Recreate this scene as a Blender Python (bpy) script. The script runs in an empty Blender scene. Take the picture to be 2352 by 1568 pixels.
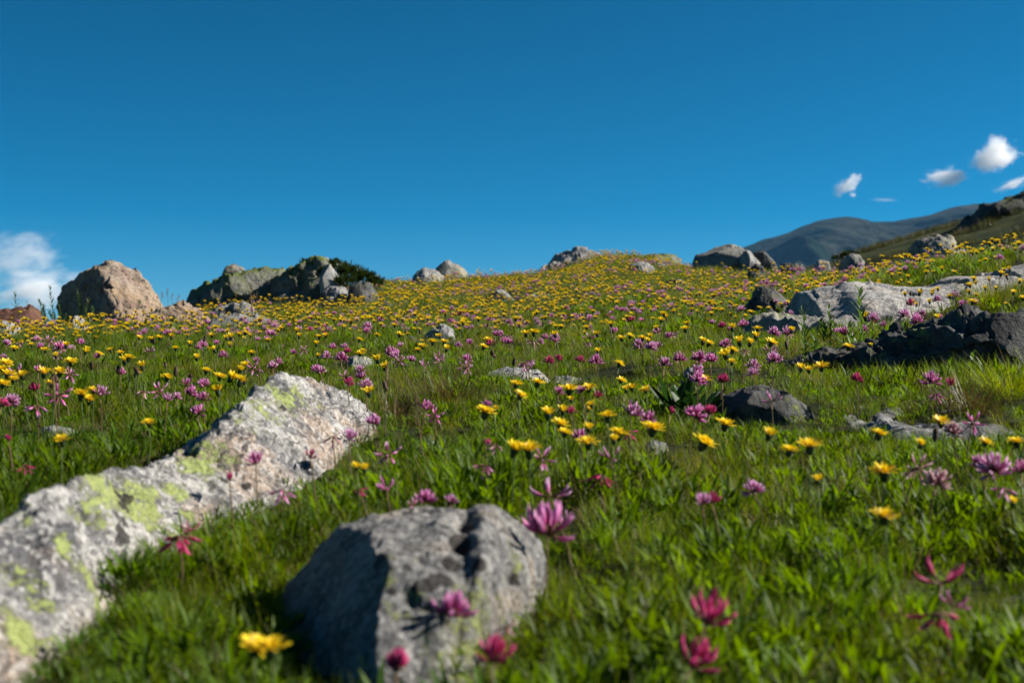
import bpy, math, random
import numpy as np
from mathutils import Vector, Euler, Matrix
from mathutils.bvhtree import BVHTree

R = math.radians
rng = np.random.default_rng(7)
random.seed(7)
scene = bpy.context.scene
COL = scene.collection

# ------------------------------------------------------------------ picture geometry
# photo measured on a 2352 x 1568 grid, 50 mm lens on a 36 mm frame, camera at the origin looking along +Y
K = 0.72 / 2352.0
def pix(px, py, d):
    return np.array([(px - 1176.0) * K * d, d, (784.0 - py) * K * d])

# ------------------------------------------------------------------ numpy noise
def _hash(ix, iy, iz, seed):
    with np.errstate(over='ignore'):
        n = (ix.astype(np.uint32) * np.uint32(374761393) + iy.astype(np.uint32) * np.uint32(668265263)
             + iz.astype(np.uint32) * np.uint32(2246822519) + np.uint32(seed * 3266489917 % 4294967296))
        n = (n ^ (n >> np.uint32(13))) * np.uint32(1274126177)
        n = n ^ (n >> np.uint32(16))
    return (n & np.uint32(0xFFFFFF)).astype(np.float64) / 8388607.5 - 1.0

def noise3(p, seed=0):
    i = np.floor(p).astype(np.int64)
    f = p - i
    f = f * f * f * (f * (f * 6 - 15) + 10)
    out = 0
    for dx in (0, 1):
        wx = f[:, 0] if dx else 1 - f[:, 0]
        for dy in (0, 1):
            wy = f[:, 1] if dy else 1 - f[:, 1]
            for dz in (0, 1):
                wz = f[:, 2] if dz else 1 - f[:, 2]
                out = out + wx * wy * wz * _hash(i[:, 0] + dx, i[:, 1] + dy, i[:, 2] + dz, seed)
    return out

def fbm(p, freq, octv=4, seed=0, gain=0.5):
    out, a, s = 0, 1.0, 0.0
    for o in range(octv):
        out = out + a * noise3(p * freq + 17.3 * o, seed + o)
        s += a; a *= gain; freq *= 2.03
    return out / s

def noise2(x, y, freq, octv=3, seed=0):
    x = np.asarray(x, float); y = np.asarray(y, float)
    p = np.stack([x.ravel(), y.ravel(), np.zeros(x.size) + 0.37], 1)
    return fbm(p, freq, octv, seed).reshape(x.shape)

def blocks(p, cell, seed, tilt=.9, step=.35):
    """offset of a surface broken into tilted blocks (one plane per Voronoi cell)"""
    q = p / cell
    b = np.floor(q).astype(np.int64)
    best = np.full(len(q), 1e9); cid = np.zeros((len(q), 3), np.int64); cf = np.zeros((len(q), 3))
    for dx in (-1, 0, 1):
        for dy in (-1, 0, 1):
            for dz in (-1, 0, 1):
                c = b + np.array([dx, dy, dz])
                f = c + .5 + .42 * np.stack([_hash(c[:, 0], c[:, 1], c[:, 2], seed + k) for k in (1, 2, 3)], 1)
                d = ((q - f) ** 2).sum(1)
                m = d < best
                best[m] = d[m]; cid[m] = c[m]; cf[m] = f[m]
    g = np.stack([_hash(cid[:, 0], cid[:, 1], cid[:, 2], seed + k) for k in (4, 5, 6)], 1)
    h = _hash(cid[:, 0], cid[:, 1], cid[:, 2], seed + 7)
    return tilt * ((q - cf) * g).sum(1) + step * h

def sstep(a, b, x):
    t = np.clip((x - a) / (b - a), 0, 1)
    return t * t * (3 - 2 * t)

# ------------------------------------------------------------------ terrain
_sky_px = np.array([-700, -200, 0, 200, 430, 620, 870, 1000, 1176, 1260, 1310, 1350, 1390, 1430, 1480, 1540, 1600, 1700, 1800, 1950, 2100, 2352, 2600, 3100], float)
_sky_py = np.array([770, 735, 718, 708, 694, 672, 632, 626, 616, 605, 590, 575, 568, 570, 580, 588, 597, 606, 611, 602, 582, 545, 505, 440], float)
_yc_u = np.array([-.62, -.36, -.27, -.2, -.1, 0, .1, .17, .25, .36, .62])
_yc_v = np.array([11.5, 12.5, 13.2, 15, 20, 24, 22, 16.5, 11.5, 8.8, 6.6])
_ug = np.linspace(-.62, .62, 249)
def _sm(v, w):
    k = np.hanning(w); k /= k.sum()
    return np.convolve(np.pad(v, w // 2, mode='edge'), k, mode='valid')
_yc_t = _sm(np.interp(_ug, _yc_u, _yc_v), 41)
_es_t = _sm((784 - np.interp(_ug, (_sky_px - 1176) * K, _sky_py)) * K, 7) - np.interp(_ug, [-.36, .12, .25, .36], [.185, .185, .13, .10]) / _yc_t
_zy = np.array([-4, 0, 0.6, 1.3, 1.65, 2.0, 2.6, 3.2, 4, 5, 6.3, 8])
_zz = np.array([-.46, -.42, -.40, -.372, -.340, -.300, -.226, -.178, -.135, -.080, -.005, .1])
_zyd = np.linspace(-4, 8, 601)
_zzd = _sm(np.interp(_zyd, _zy, _zz), 31)

def terrain_s(x, y):
    x, y = np.broadcast_arrays(np.asarray(x, float), np.asarray(y, float))
    ys = np.maximum(y, 1.3)
    u = np.clip(x / ys, -.62, .62)
    yc = np.interp(u, _ug, _yc_t)
    es = np.interp(u, _ug, _es_t)
    y1 = 5.0
    znear = np.interp(y, _zyd, _zzd) + 0.035 * u * ys * sstep(1.5, 6, y) * np.minimum(ys, 8) / ys
    e5 = -.016 + 0.035 * u
    t = (y - y1) / (yc - y1)
    tt = np.clip(t, -0.6, 1)
    efar = e5 + (es - e5) * (1 - np.sign(1 - tt) * np.abs(1 - tt) ** 2.1)
    q = np.maximum(y - yc, 0)
    zfar = np.where(t <= 1, efar * y, es * yc + es * q - 0.007 * np.minimum(q, 25) ** 2 - 0.35 * np.maximum(q - 25, 0))
    w = sstep(3.8, 6.4, y)
    z = znear * (1 - w) + zfar * w
    return np.maximum(z, -22 + 0.02 * np.minimum(z, 0))

def terrain(x, y):
    z = terrain_s(x, y)
    yy = np.asarray(y, float)
    dip = .07 * np.exp(-(((x + .207) / .10) ** 2 + ((yy - 2.82) / .13) ** 2)) + .06 * np.exp(-(((x - .28) / .16) ** 2 + ((yy - 4.15) / .16) ** 2)) + .05 * np.exp(-(((x - .86) / .3) ** 2 + ((yy - 2.95) / .12) ** 2))
    z = z - dip
    amp = 0.012 + 0.046 * sstep(1.8, 4.5, yy) + 0.04 * sstep(8, 20, yy)
    fade = 1 - sstep(60, 200, yy)
    return z + fade * (amp * noise2(x, y, 1.7, 2, 3) + 0.35 * amp * noise2(x, y, 5.0, 2, 9))

_DD = np.concatenate([np.arange(0.9, 6, .02), np.arange(6, 40, .06)])
def ground_at(px, py, hs=0.0):
    """point where the sight line through a photo point comes within hs of the ground"""
    x = (px - 1176.0) * K * _DD
    z = (784.0 - py) * K * _DD
    g = terrain(x, _DD)
    ok = np.nonzero(z - g <= hs)[0]
    if len(ok) == 0:
        u = np.clip((px - 1176) * K, -.62, .62)
        d = float(np.interp(u, _ug, _yc_t))
    else:
        d = float(_DD[ok[0]])
    x = (px - 1176.0) * K * d
    return x, d, float(terrain(x, d))

# ------------------------------------------------------------------ mesh helpers
def link(o, parent=None):
    COL.objects.link(o)
    if parent is not None:
        o.parent = parent
    return o

def tag(o, label=None, cat=None, group=None, kind=None):
    if label: o['label'] = label
    if cat: o['category'] = cat
    if group: o['group'] = group
    if kind: o['kind'] = kind
    return o

class MB:
    def __init__(self):
        self.v, self.f, self.m, self.n = [], [], [], 0
        self.a = []                       # one scalar per vertex (0..1 along a blade, petal ...)
        self.b = []                       # second scalar, constant per blade
    def add(self, verts, faces, mat=0, a=None, b=0.0):
        verts = np.asarray(verts, float)
        self.v.append(verts)
        for q in faces:
            self.f.append(tuple(int(i) + self.n for i in q)); self.m.append(mat)
        k = len(verts)
        self.a.append(np.zeros(k) if a is None else np.asarray(a, float))
        self.b.append(np.full(k, b))
        self.n += k
    def strip(self, path, side, width, mat=0, b=0.0, cup=None):
        path = np.asarray(path, float); n = len(path)
        side = np.asarray(side, float)
        if side.ndim == 1: side = np.repeat(side[None], n, 0)
        w = np.asarray(width, float)[:, None] * .5
        t = np.linspace(0, 1, n)
        if cup is None:
            v = np.stack([path - side * w, path + side * w], 1).reshape(-1, 3)
            f = [(2 * i, 2 * i + 1, 2 * i + 3, 2 * i + 2) for i in range(n - 1)]
            self.add(v, f, mat, np.repeat(t, 2), b)
        else:
            c = np.asarray(cup, float)
            v = np.stack([path - side * w, path + c * w, path + side * w], 1).reshape(-1, 3)
            f = []
            for i in range(n - 1):
                f += [(3 * i, 3 * i + 1, 3 * i + 4, 3 * i + 3), (3 * i + 1, 3 * i + 2, 3 * i + 5, 3 * i + 4)]
            self.add(v, f, mat, np.repeat(t, 3), b)
    def tube(self, path, rad, sides=6, mat=0, b=0.0, flat=1.0):
        path = np.asarray(path, float); n = len(path)
        rad = np.broadcast_to(np.asarray(rad, float), (n,))
        tan = np.gradient(path, axis=0)
        tan /= np.linalg.norm(tan, axis=1)[:, None] + 1e-12
        ref = np.array([0.31, 0.95, 0.05]) if abs(tan[0, 1]) < .9 else np.array([1.0, 0, 0])
        s = np.cross(tan, ref); s /= np.linalg.norm(s, axis=1)[:, None] + 1e-12
        r = np.cross(s, tan)
        ang = np.arange(sides) * 2 * math.pi / sides
        v = path[:, None, :] + rad[:, None, None] * (np.cos(ang)[None, :, None] * s[:, None, :] + flat * np.sin(ang)[None, :, None] * r[:, None, :])
        v = v.reshape(-1, 3)
        f = []
        for i in range(n - 1):
            for j in range(sides):
                k = (j + 1) % sides
                f.append((i * sides + j, i * sides + k, (i + 1) * sides + k, (i + 1) * sides + j))
        f.append(tuple(range(sides))[::-1]); f.append(tuple((n - 1) * sides + j for j in range(sides)))
        self.add(v, f, mat, np.repeat(np.linspace(0, 1, n), sides), b)
    def mesh(self, name, mats, smooth=True):
        me = bpy.data.meshes.new(name)
        V = np.concatenate(self.v) if self.v else np.zeros((0, 3))
        me.from_pydata(V.tolist(), [], self.f)
        for m in mats: me.materials.append(m)
        me.polygons.foreach_set('material_index', self.m)
        me.polygons.foreach_set('use_smooth', [smooth] * len(self.f))
        for nm, arr in (('along', self.a), ('tint', self.b)):
            at = me.attributes.new(nm, 'FLOAT', 'POINT')
            at.data.foreach_set('value', np.concatenate(arr).astype(np.float32))
        me.update()
        return me
    def obj(self, name, mats, parent=None, smooth=True):
        return link(bpy.data.objects.new(name, self.mesh(name, mats, smooth)), parent)

def empty(name, loc, rz=0.0):
    o = bpy.data.objects.new(name, None)
    o.empty_display_size = .05
    o.location = [float(c) for c in loc]; o.rotation_euler = (0, 0, rz)
    return link(o)

def grid_mesh(name, P, mats, smooth=True, flip=False):
    n, m = P.shape[:2]
    me = bpy.data.meshes.new(name)
    idx = np.arange(n * m).reshape(n, m)
    q = np.stack([idx[:-1, :-1], idx[1:, :-1], idx[1:, 1:], idx[:-1, 1:]], -1).reshape(-1, 4)
    if flip: q = q[:, ::-1]
    me.vertices.add(n * m); me.vertices.foreach_set('co', P.reshape(-1).astype(np.float32))
    me.loops.add(q.size); me.loops.foreach_set('vertex_index', q.reshape(-1).astype(np.int32))
    me.polygons.add(len(q))
    me.polygons.foreach_set('loop_start', np.arange(0, q.size, 4, dtype=np.int32))
    me.polygons.foreach_set('use_smooth', [smooth] * len(q))
    for mt in mats: me.materials.append(mt)
    me.update(calc_edges=True); me.validate()
    return me

# ------------------------------------------------------------------ material helpers
class NT:
    def __init__(self, name):
        self.mat = bpy.data.materials.new(name); self.mat.use_nodes = True
        self.t = self.mat.node_tree; self.t.nodes.clear()
        self.out = self.t.nodes.new('ShaderNodeOutputMaterial')
    def n(self, typ, props=None, **inp):
        nd = self.t.nodes.new('ShaderNode' + typ)
        for k, v in (props or {}).items(): setattr(nd, k, v)
        for k, v in inp.items():
            key = int(k[1:]) if k[0] == 'i' and k[1:].isdigit() else k.replace('_', ' ')
            s = nd.inputs[key]
            if isinstance(v, bpy.types.NodeSocket): self.t.links.new(v, s)
            else: s.default_value = v
        return nd
    def mix(self, fac, a, b):
        nd = self.t.nodes.new('ShaderNodeMix'); nd.data_type = 'RGBA'
        for s, v in ((nd.inputs[0], fac), (nd.inputs[6], a), (nd.inputs[7], b)):
            if isinstance(v, bpy.types.NodeSocket): self.t.links.new(v, s)
            else: s.default_value = v if isinstance(v, (int, float)) else (*v, 1.0)[:4]
        return nd.outputs[2]
    def math(self, op, a, b=0.0, clamp=False):
        nd = self.t.nodes.new('ShaderNodeMath'); nd.operation = op; nd.use_clamp = clamp
        for s, v in ((nd.inputs[0], a), (nd.inputs[1], b)):
            if isinstance(v, bpy.types.NodeSocket): self.t.links.new(v, s)
            else: s.default_value = v
        return nd.outputs[0]
    def noise(self, vec, scale, detail=4.0, rough=.5, dist=0.0):
        nd = self.n('TexNoise', None, Scale=scale, Detail=detail, Roughness=rough, Distortion=dist)
        if vec is not None: self.t.links.new(vec, nd.inputs['Vector'])
        return nd.outputs[0]
    def ramp(self, x, lo, hi):
        nd = self.n('MapRange', {'interpolation_type': 'SMOOTHSTEP'}, i0=x, i1=lo, i2=hi, i3=0.0, i4=1.0)
        return nd.outputs[0]
    def attr(self, name, typ='GEOMETRY'):
        return self.n('Attribute', {'attribute_name': name, 'attribute_type': typ}).outputs['Fac']
    def surf(self, sock):
        self.t.links.new(sock, self.out.inputs['Surface']); return self.mat

def c4(c): return (*c, 1.0)

def leaf_material(name, colours, trans=0.4, rough=.45, spec=.35, gain=1.0, tip=None, patch=None):
    """thin green tissue: colour varies from blade to blade and across the meadow, light passes through"""
    T = NT(name)
    a, b, c = (tuple(.61 * q for q in k) for k in colours)
    tint = T.attr('tint')
    rnd = T.n('ObjectInfo').outputs['Random']
    col = T.mix(tint, a, b)
    pos = T.n('NewGeometry').outputs['Position']
    big = T.ramp(T.noise(pos, 1.1, 3), .35, .68)
    col = T.mix(T.math('MULTIPLY', big, .75), col, c)
    hv = T.n('HueSaturation', None, Hue=.5, Saturation=1.0, Color=col)
    val = T.math('ADD', T.math('MULTIPLY', rnd, .7), .65)
    T.t.links.new(val, hv.inputs['Value'])
    col = hv.outputs[0]
    if tip is not None:
        col = T.mix(T.math('MULTIPLY', T.ramp(T.attr('along'), .72, 1.0), .6), col, tip)
    p = T.n('BsdfPrincipled', None, Base_Color=col, Roughness=rough)
    p.inputs['Specular IOR Level'].default_value = spec
    g = T.n('HueSaturation', None, Hue=.485, Saturation=1.12, Value=1.9, Color=col)
    tr = T.n('BsdfTranslucent', None, Color=g.outputs[0])
    mx = T.n('MixShader', None, i0=trans, i1=p.outputs[0], i2=tr.outputs[0])
    return T.surf(mx.outputs[0])

def petal_material(name, base, tipc, trans=.35, rough=.5, var=.25):
    T = NT(name)
    col = T.mix(T.ramp(T.attr('along'), .25, 1.0), base, tipc)
    tint = T.attr('tint')
    hv = T.n('HueSaturation', None, Hue=.5, Saturation=1.0, Color=col)
    T.t.links.new(T.math('ADD', T.math('MULTIPLY', tint, 2 * var), 1 - var), hv.inputs['Value'])
    p = T.n('BsdfPrincipled', None, Base_Color=hv.outputs[0], Roughness=rough)
    p.inputs['Specular IOR Level'].default_value = .3
    tr = T.n('BsdfTranslucent', None, Color=hv.outputs[0])
    mx = T.n('MixShader', None, i0=trans, i1=p.outputs[0], i2=tr.outputs[0])
    return T.surf(mx.outputs[0])

def plain_material(name, col, rough=.6, scale=60, amt=.4):
    T = NT(name)
    oc = T.n('TexCoord').outputs['Object']
    c = T.mix(T.noise(oc, scale, 3), tuple(x * (1 - amt) for x in col), tuple(min(1, x * (1 + amt)) for x in col))
    p = T.n('BsdfPrincipled', None, Base_Color=c, Roughness=rough)
    p.inputs['Specular IOR Level'].default_value = .25
    return T.surf(p.outputs[0])

def rock_material(name, light=(.46, .45, .43), grey=(.20, .20, .21), warm=(.55, .40, .30), warm_amt=.3, lichen=(.42, .47, .10), lichen_amt=.3,
                  dark_amt=.25, scale=1.0, bump=.5, moss_amt=0.0, speckle=.5, off=0.0):
    light, grey, warm, lichen = (tuple(.62 * q for q in c) for c in (light, grey, warm, lichen))
    T = NT(name)
    oc = T.n('TexCoord').outputs['Object']
    v = T.n('VectorMath', {'operation': 'ADD'}, i0=oc, i1=(off, off * .7, off * 1.3)).outputs[0]
    s = scale
    n1 = T.noise(v, 9 * s, 6, .62)
    col = T.mix(T.ramp(n1, .38, .62), grey, light)
    w = T.ramp(T.noise(v, 5 * s, 4, .55, .4), .62 - .28 * warm_amt, .74 - .28 * warm_amt)
    col = T.mix(T.math('MULTIPLY', w, .8), col, warm)
    # mineral speckle
    vo = T.n('TexVoronoi', {'feature': 'F1'}, Vector=v, Scale=130 * s)
    sp = T.n('SeparateColor', None, Color=vo.outputs['Color']).outputs[0]
    dk = T.math('MULTIPLY', T.math('GREATER_THAN', sp, .78), speckle)
    col = T.mix(dk, col, (.06, .06, .065))
    lt = T.math('MULTIPLY', T.math('LESS_THAN', sp, .22), speckle * .8)
    col = T.mix(lt, col, tuple(min(.8, x * 1.45) for x in light))
    n2 = T.noise(v, 34 * s, 5, .65)
    col = T.mix(T.math('MULTIPLY', T.ramp(n2, .52, .66), .5), col, tuple(x * .55 for x in grey))
    # dark crustose patches; the dark attribute adds moss spots and painted recess shade
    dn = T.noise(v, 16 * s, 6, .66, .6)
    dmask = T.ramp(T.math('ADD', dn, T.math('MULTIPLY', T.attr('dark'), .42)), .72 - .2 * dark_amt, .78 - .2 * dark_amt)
    # map lichen, broken into small islands
    ln = T.noise(v, 6 * s, 3, .5, .3)
    lf = T.noise(v, 60 * s, 6, .72)
    lm = T.math('ADD', T.math('ADD', T.math('MULTIPLY', ln, .42), T.math('MULTIPLY', lf, .62)), T.math('MULTIPLY', T.attr('lichen'), .165))
    lmask = T.ramp(lm, .665 - .25 * lichen_amt, .755 - .25 * lichen_amt)
    lcol = T.mix(T.noise(v, 90 * s, 3), tuple(x * .5 for x in lichen), tuple(min(.8, x * 1.4 + .03) for x in lichen))
    col = T.mix(lmask, col, lcol)
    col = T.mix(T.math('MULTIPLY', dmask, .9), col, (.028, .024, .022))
    if moss_amt > 0:
        nz = T.n('SeparateXYZ', None, i0=T.n('NewGeometry').outputs['Normal']).outputs[2]
        mm = T.math('MULTIPLY', T.ramp(nz, .45, .8), T.ramp(T.noise(v, 4 * s, 5, .6), .60 - .3 * moss_amt, .70 - .3 * moss_amt))
        col = T.mix(mm, col, T.mix(T.noise(v, 30 * s, 3), (.04, .065, .012), (.12, .14, .03)))
    h1 = T.noise(v, 14 * s, 8, .62, .3)
    h2 = T.noise(v, 75 * s, 5, .7)
    hh = T.math('ADD', T.math('ADD', h1, T.math('MULTIPLY', h2, .3)), T.math('MULTIPLY', lmask, .06))
    b = T.n('Bump', None, Strength=bump, Distance=.03 / s, Height=hh)
    p = T.n('BsdfPrincipled', None, Base_Color=col, Roughness=.82, Normal=b.outputs[0])
    p.inputs['Specular IOR Level'].default_value = .25
    return T.surf(p.outputs[0])

# ------------------------------------------------------------------ world, sun, camera
SUN_AZ, SUN_EL = R(84), R(34)          # azimuth from the view direction towards the right
w = bpy.data.worlds.new('World'); scene.world = w; w.use_nodes = True
nt = w.node_tree; nt.nodes.clear()
out = nt.nodes.new('ShaderNodeOutputWorld'); bg = nt.nodes.new('ShaderNodeBackground')
sky = nt.nodes.new('ShaderNodeTexSky'); sky.sky_type = 'NISHITA'; sky.sun_disc = False
sky.sun_elevation = SUN_EL; sky.sun_rotation = SUN_AZ
sky.altitude = 2600; sky.air_density = 1.0; sky.dust_density = 0.0; sky.ozone_density = 3.0
tc = nt.nodes.new('ShaderNodeTexCoord'); vm = nt.nodes.new('ShaderNodeVectorMath'); vm.operation = 'MULTIPLY_ADD'
vm.inputs[1].default_value = (1, 1, 1.2); vm.inputs[2].default_value = (0, 0, .042)      # thin mountain air: the pale horizon band lies lower
vn = nt.nodes.new('ShaderNodeVectorMath'); vn.operation = 'NORMALIZE'
hs = nt.nodes.new('ShaderNodeHueSaturation'); hs.inputs['Saturation'].default_value = 1.33; hs.inputs['Hue'].default_value = .480; hs.inputs['Value'].default_value = .385
gm = nt.nodes.new('ShaderNodeGamma'); gm.inputs[1].default_value = 1.38
nt.links.new(tc.outputs['Generated'], vm.inputs[0]); nt.links.new(vm.outputs[0], vn.inputs[0]); nt.links.new(vn.outputs[0], sky.inputs[0])
nt.links.new(sky.outputs[0], gm.inputs[0]); nt.links.new(gm.outputs[0], hs.inputs['Color'])
nt.links.new(hs.outputs[0], bg.inputs['Color']); nt.links.new(bg.outputs[0], out.inputs['Surface'])
bg.inputs['Strength'].default_value = 0.056

sd = bpy.data.lights.new('sun', 'SUN'); sd.energy = 5.0; sd.angle = R(.53); sd.color = (1.0, .93, .82)
so = link(bpy.data.objects.new('sun', sd))
to_sun = Vector((math.cos(SUN_EL) * math.sin(SUN_AZ), math.cos(SUN_EL) * math.cos(SUN_AZ), math.sin(SUN_EL)))
so.rotation_euler = to_sun.to_track_quat('Z', 'Y').to_euler(); so.location = (20, 5, 20)

cd = bpy.data.cameras.new('camera'); cam = link(bpy.data.objects.new('camera', cd)); scene.camera = cam
cd.lens = 50; cd.sensor_width = 36; cd.clip_start = .02; cd.clip_end = 40000
cam.location = (0, 0, 0); cam.rotation_euler = (R(90), 0, 0)
cd.dof.use_dof = True; cd.dof.focus_distance = 4.6; cd.dof.aperture_fstop = 6.3
scene.view_settings.view_transform = 'Standard'; scene.view_settings.look = 'None'
scene.view_settings.exposure = 1.14; scene.view_settings.gamma = 1.0
cy = scene.cycles
cy.use_denoising = True
try: cy.denoiser = 'OPENIMAGEDENOISE'
except Exception: pass
cy.max_bounces = 10; cy.diffuse_bounces = 2; cy.glossy_bounces = 2; cy.transmission_bounces = 4; cy.volume_bounces = 8; cy.transparent_max_bounces = 8
cy.sample_clamp_indirect = 6.0

# ------------------------------------------------------------------ ground, hill, mountain
def ground_material():
    T = NT('turf soil')
    pos = T.n('NewGeometry').outputs['Position']
    c = T.mix(T.ramp(T.noise(pos, 3, 5), .35, .65), (.012, .016, .005), (.024, .032, .008))
    c = T.mix(T.ramp(T.noise(pos, .5, 4), .55, .7), c, (.036, .032, .014))
    c = T.mix(T.ramp(T.noise(pos, 40, 3), .55, .75), c, (.022, .016, .010))
    b = T.n('Bump', None, Strength=.6, Distance=.03, Height=T.noise(pos, 25, 5))
    p = T.n('BsdfPrincipled', None, Base_Color=c, Roughness=.95, Normal=b.outputs[0]); p.inputs['Specular IOR Level'].default_value = .1
    return T.surf(p.outputs[0])
M_ground = ground_material()
ys = np.concatenate([np.linspace(-3, 0.8, 20), np.arange(.85, 7, .05), np.arange(7, 30, .16), np.geomspace(30, 4400, 60)])
ss = np.concatenate([np.linspace(-1.1, -.52, 25)[:-1], np.linspace(-.52, .52, 261), np.linspace(.52, 1.1, 25)[1:]])
YY, SS = np.meshgrid(ys, ss, indexing='ij')
XX = SS * np.maximum(YY, 3.0)
ZZ = terrain(XX, YY)
go = link(bpy.data.objects.new('ground', grid_mesh('ground', np.stack([XX, YY, ZZ], -1), [M_ground], flip=True)))
tag(go, 'rough green alpine turf rising to the skyline', kind='structure')

def hill_material():
    T = NT('hill turf')
    pos = T.n('NewGeometry').outputs['Position']
    c = T.mix(T.ramp(T.noise(pos, .35, 5), .4, .62), (.016, .026, .006), (.045, .050, .012))
    c = T.mix(T.ramp(T.noise(pos, .16, 4, .6), .56, .64), c, (.010, .014, .006))
    c = T.mix(T.ramp(T.noise(pos, 2.5, 4, .6), .62, .72), c, (.055, .048, .022))
    b = T.n('Bump', None, Strength=.9, Distance=.35, Height=T.noise(pos, 1.6, 7, .65))
    p = T.n('BsdfPrincipled', None, Base_Color=c, Roughness=.95, Normal=b.outputs[0]); p.inputs['Specular IOR Level'].default_value = .1
    return T.surf(p.outputs[0])
hp = np.array([1500, 1780, 1880, 1950, 2010, 2060, 2110, 2160, 2210, 2260, 2352, 2500, 2800, 3300], float)
hr = np.array([705, 640, 607, 588, 572, 558, 543, 527, 513, 500, 482, 452, 405, 350], float)
def hill_z(x, y):
    yr = 62.0
    u = x / yr
    e = np.interp(u, (hp - 1176) * K, (784 - hr) * K)
    q = (y - yr) / 34.0
    z = e * yr - 4.2 * np.where(q < 0, q * q * 1.1, q * q * .8) - 0.3 * q
    return z + .16 * noise2(x, y, .35, 4, 5) + .05 * noise2(x, y, 1.4, 3, 6)
hx, hy = np.meshgrid(np.linspace(2, 46, 260), np.linspace(24, 104, 200), indexing='xy')
ho = link(bpy.data.objects.new('hill', grid_mesh('hill', np.stack([hx, hy, hill_z(hx, hy)], -1), [hill_material()])))
tag(ho, 'dark grassy hillside behind the flowering bank', kind='structure')

def mountain_material():
    T = NT('mountain slopes')
    pos = T.n('NewGeometry').outputs['Position']
    v = T.n('VectorMath', {'operation': 'MULTIPLY'}, i0=pos, i1=(1, .35, .6)).outputs[0]
    c = T.mix(T.ramp(T.noise(v, .006, 7, .6), .42, .58), (.004, .016, .009), (.024, .030, .019))
    c = T.mix(T.ramp(T.noise(v, .016, 7, .65), .54, .66), c, (.050, .050, .044))
    c = T.mix(T.ramp(T.noise(v, .011, 6, .6, .5), .58, .68), c, (.005, .010, .008))
    b = T.n('Bump', None, Strength=1.0, Distance=22, Height=T.noise(pos, .02, 8, .62))
    p = T.n('BsdfPrincipled', None, Base_Color=c, Roughness=.95, Normal=b.outputs[0]); p.inputs['Specular IOR Level'].default_value = .1
    return T.surf(p.outputs[0])
mp = np.array([900, 1300, 1560, 1705, 1755, 1808, 1845, 1881, 1918, 1945, 1965, 1995, 2038, 2085, 2135, 2191, 2235, 2300, 2400, 2700, 3200], float)
mr = np.array([790, 720, 630, 569, 549, 535, 520, 509, 500, 496, 498, 507, 510, 504, 497, 479, 469, 462, 452, 440, 520], float)
MD = 3000.0
mx_, my_ = np.meshgrid(np.linspace(-400, 1850, 620), np.linspace(1250, 3900, 300), indexing='xy')
e_ = np.interp(mx_ / MD, (mp - 1176) * K, (784 - mr) * K)
ridge = e_ * MD + 7.0 * fbm(np.stack([mx_.ravel() / 90, my_.ravel() / 400, np.zeros(mx_.size)], 1), 1.0, 4, 77).reshape(mx_.shape)
q_ = np.where(my_ < MD, (MD - my_) / 1500.0, (my_ - MD) / 800.0)
spur = fbm(np.stack([mx_.ravel() / 240, my_.ravel() / 620, np.zeros(mx_.size)], 1), 1.0, 5, 21).reshape(mx_.shape)
spur2 = 1 - np.abs(fbm(np.stack([mx_.ravel() / 150 + my_.ravel() / 500, my_.ravel() / 700, np.zeros(mx_.size)], 1), 1.0, 4, 31)).reshape(mx_.shape)
mz = ridge * (1 - q_ ** 1.25) + sstep(0, .42, q_) * (90 * spur + 150 * (spur2 - .78)) - 20 * q_
mz = np.maximum(mz, -21.0 - 2 * q_)
mo = link(bpy.data.objects.new('mountain', grid_mesh('mountain', np.stack([mx_, my_, mz], -1), [mountain_material()])))
tag(mo, 'far blue green mountain with a rounded summit', kind='structure')

# ------------------------------------------------------------------ rocks
def catmull(P, n, closed=False):
    """resample a (k, ...) stack of points to n along axis 0"""
    P = np.asarray(P, float); k = len(P)
    if k == 2: 
        t = np.linspace(0, 1, n).reshape((-1,) + (1,) * (P.ndim - 1))
        return P[0] * (1 - t) + P[1] * t
    t = np.linspace(0, k - 1, n)
    i = np.clip(np.floor(t).astype(int), 0, k - 2); f = (t - i).reshape((-1,) + (1,) * (P.ndim - 1))
    p0 = P[np.maximum(i - 1, 0)]; p1 = P[i]; p2 = P[i + 1]; p3 = P[np.minimum(i + 2, k - 1)]
    m1 = (p2 - p0) * .35; m2 = (p3 - p1) * .35
    f2, f3 = f * f, f * f * f
    return (2 * f3 - 3 * f2 + 1) * p1 + (f3 - 2 * f2 + f) * m1 + (-2 * f3 + 3 * f2) * p2 + (f3 - f2) * m2

def normals_of(P):
    a = np.gradient(P, axis=0); b = np.gradient(P, axis=1)
    n = np.cross(a, b); l = np.linalg.norm(n, axis=2, keepdims=True)
    return n / (l + 1e-12)

ROCK_V, ROCK_F = [], []          # everything stone, for keeping grass and flowers off it
ROCKS = []

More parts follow.
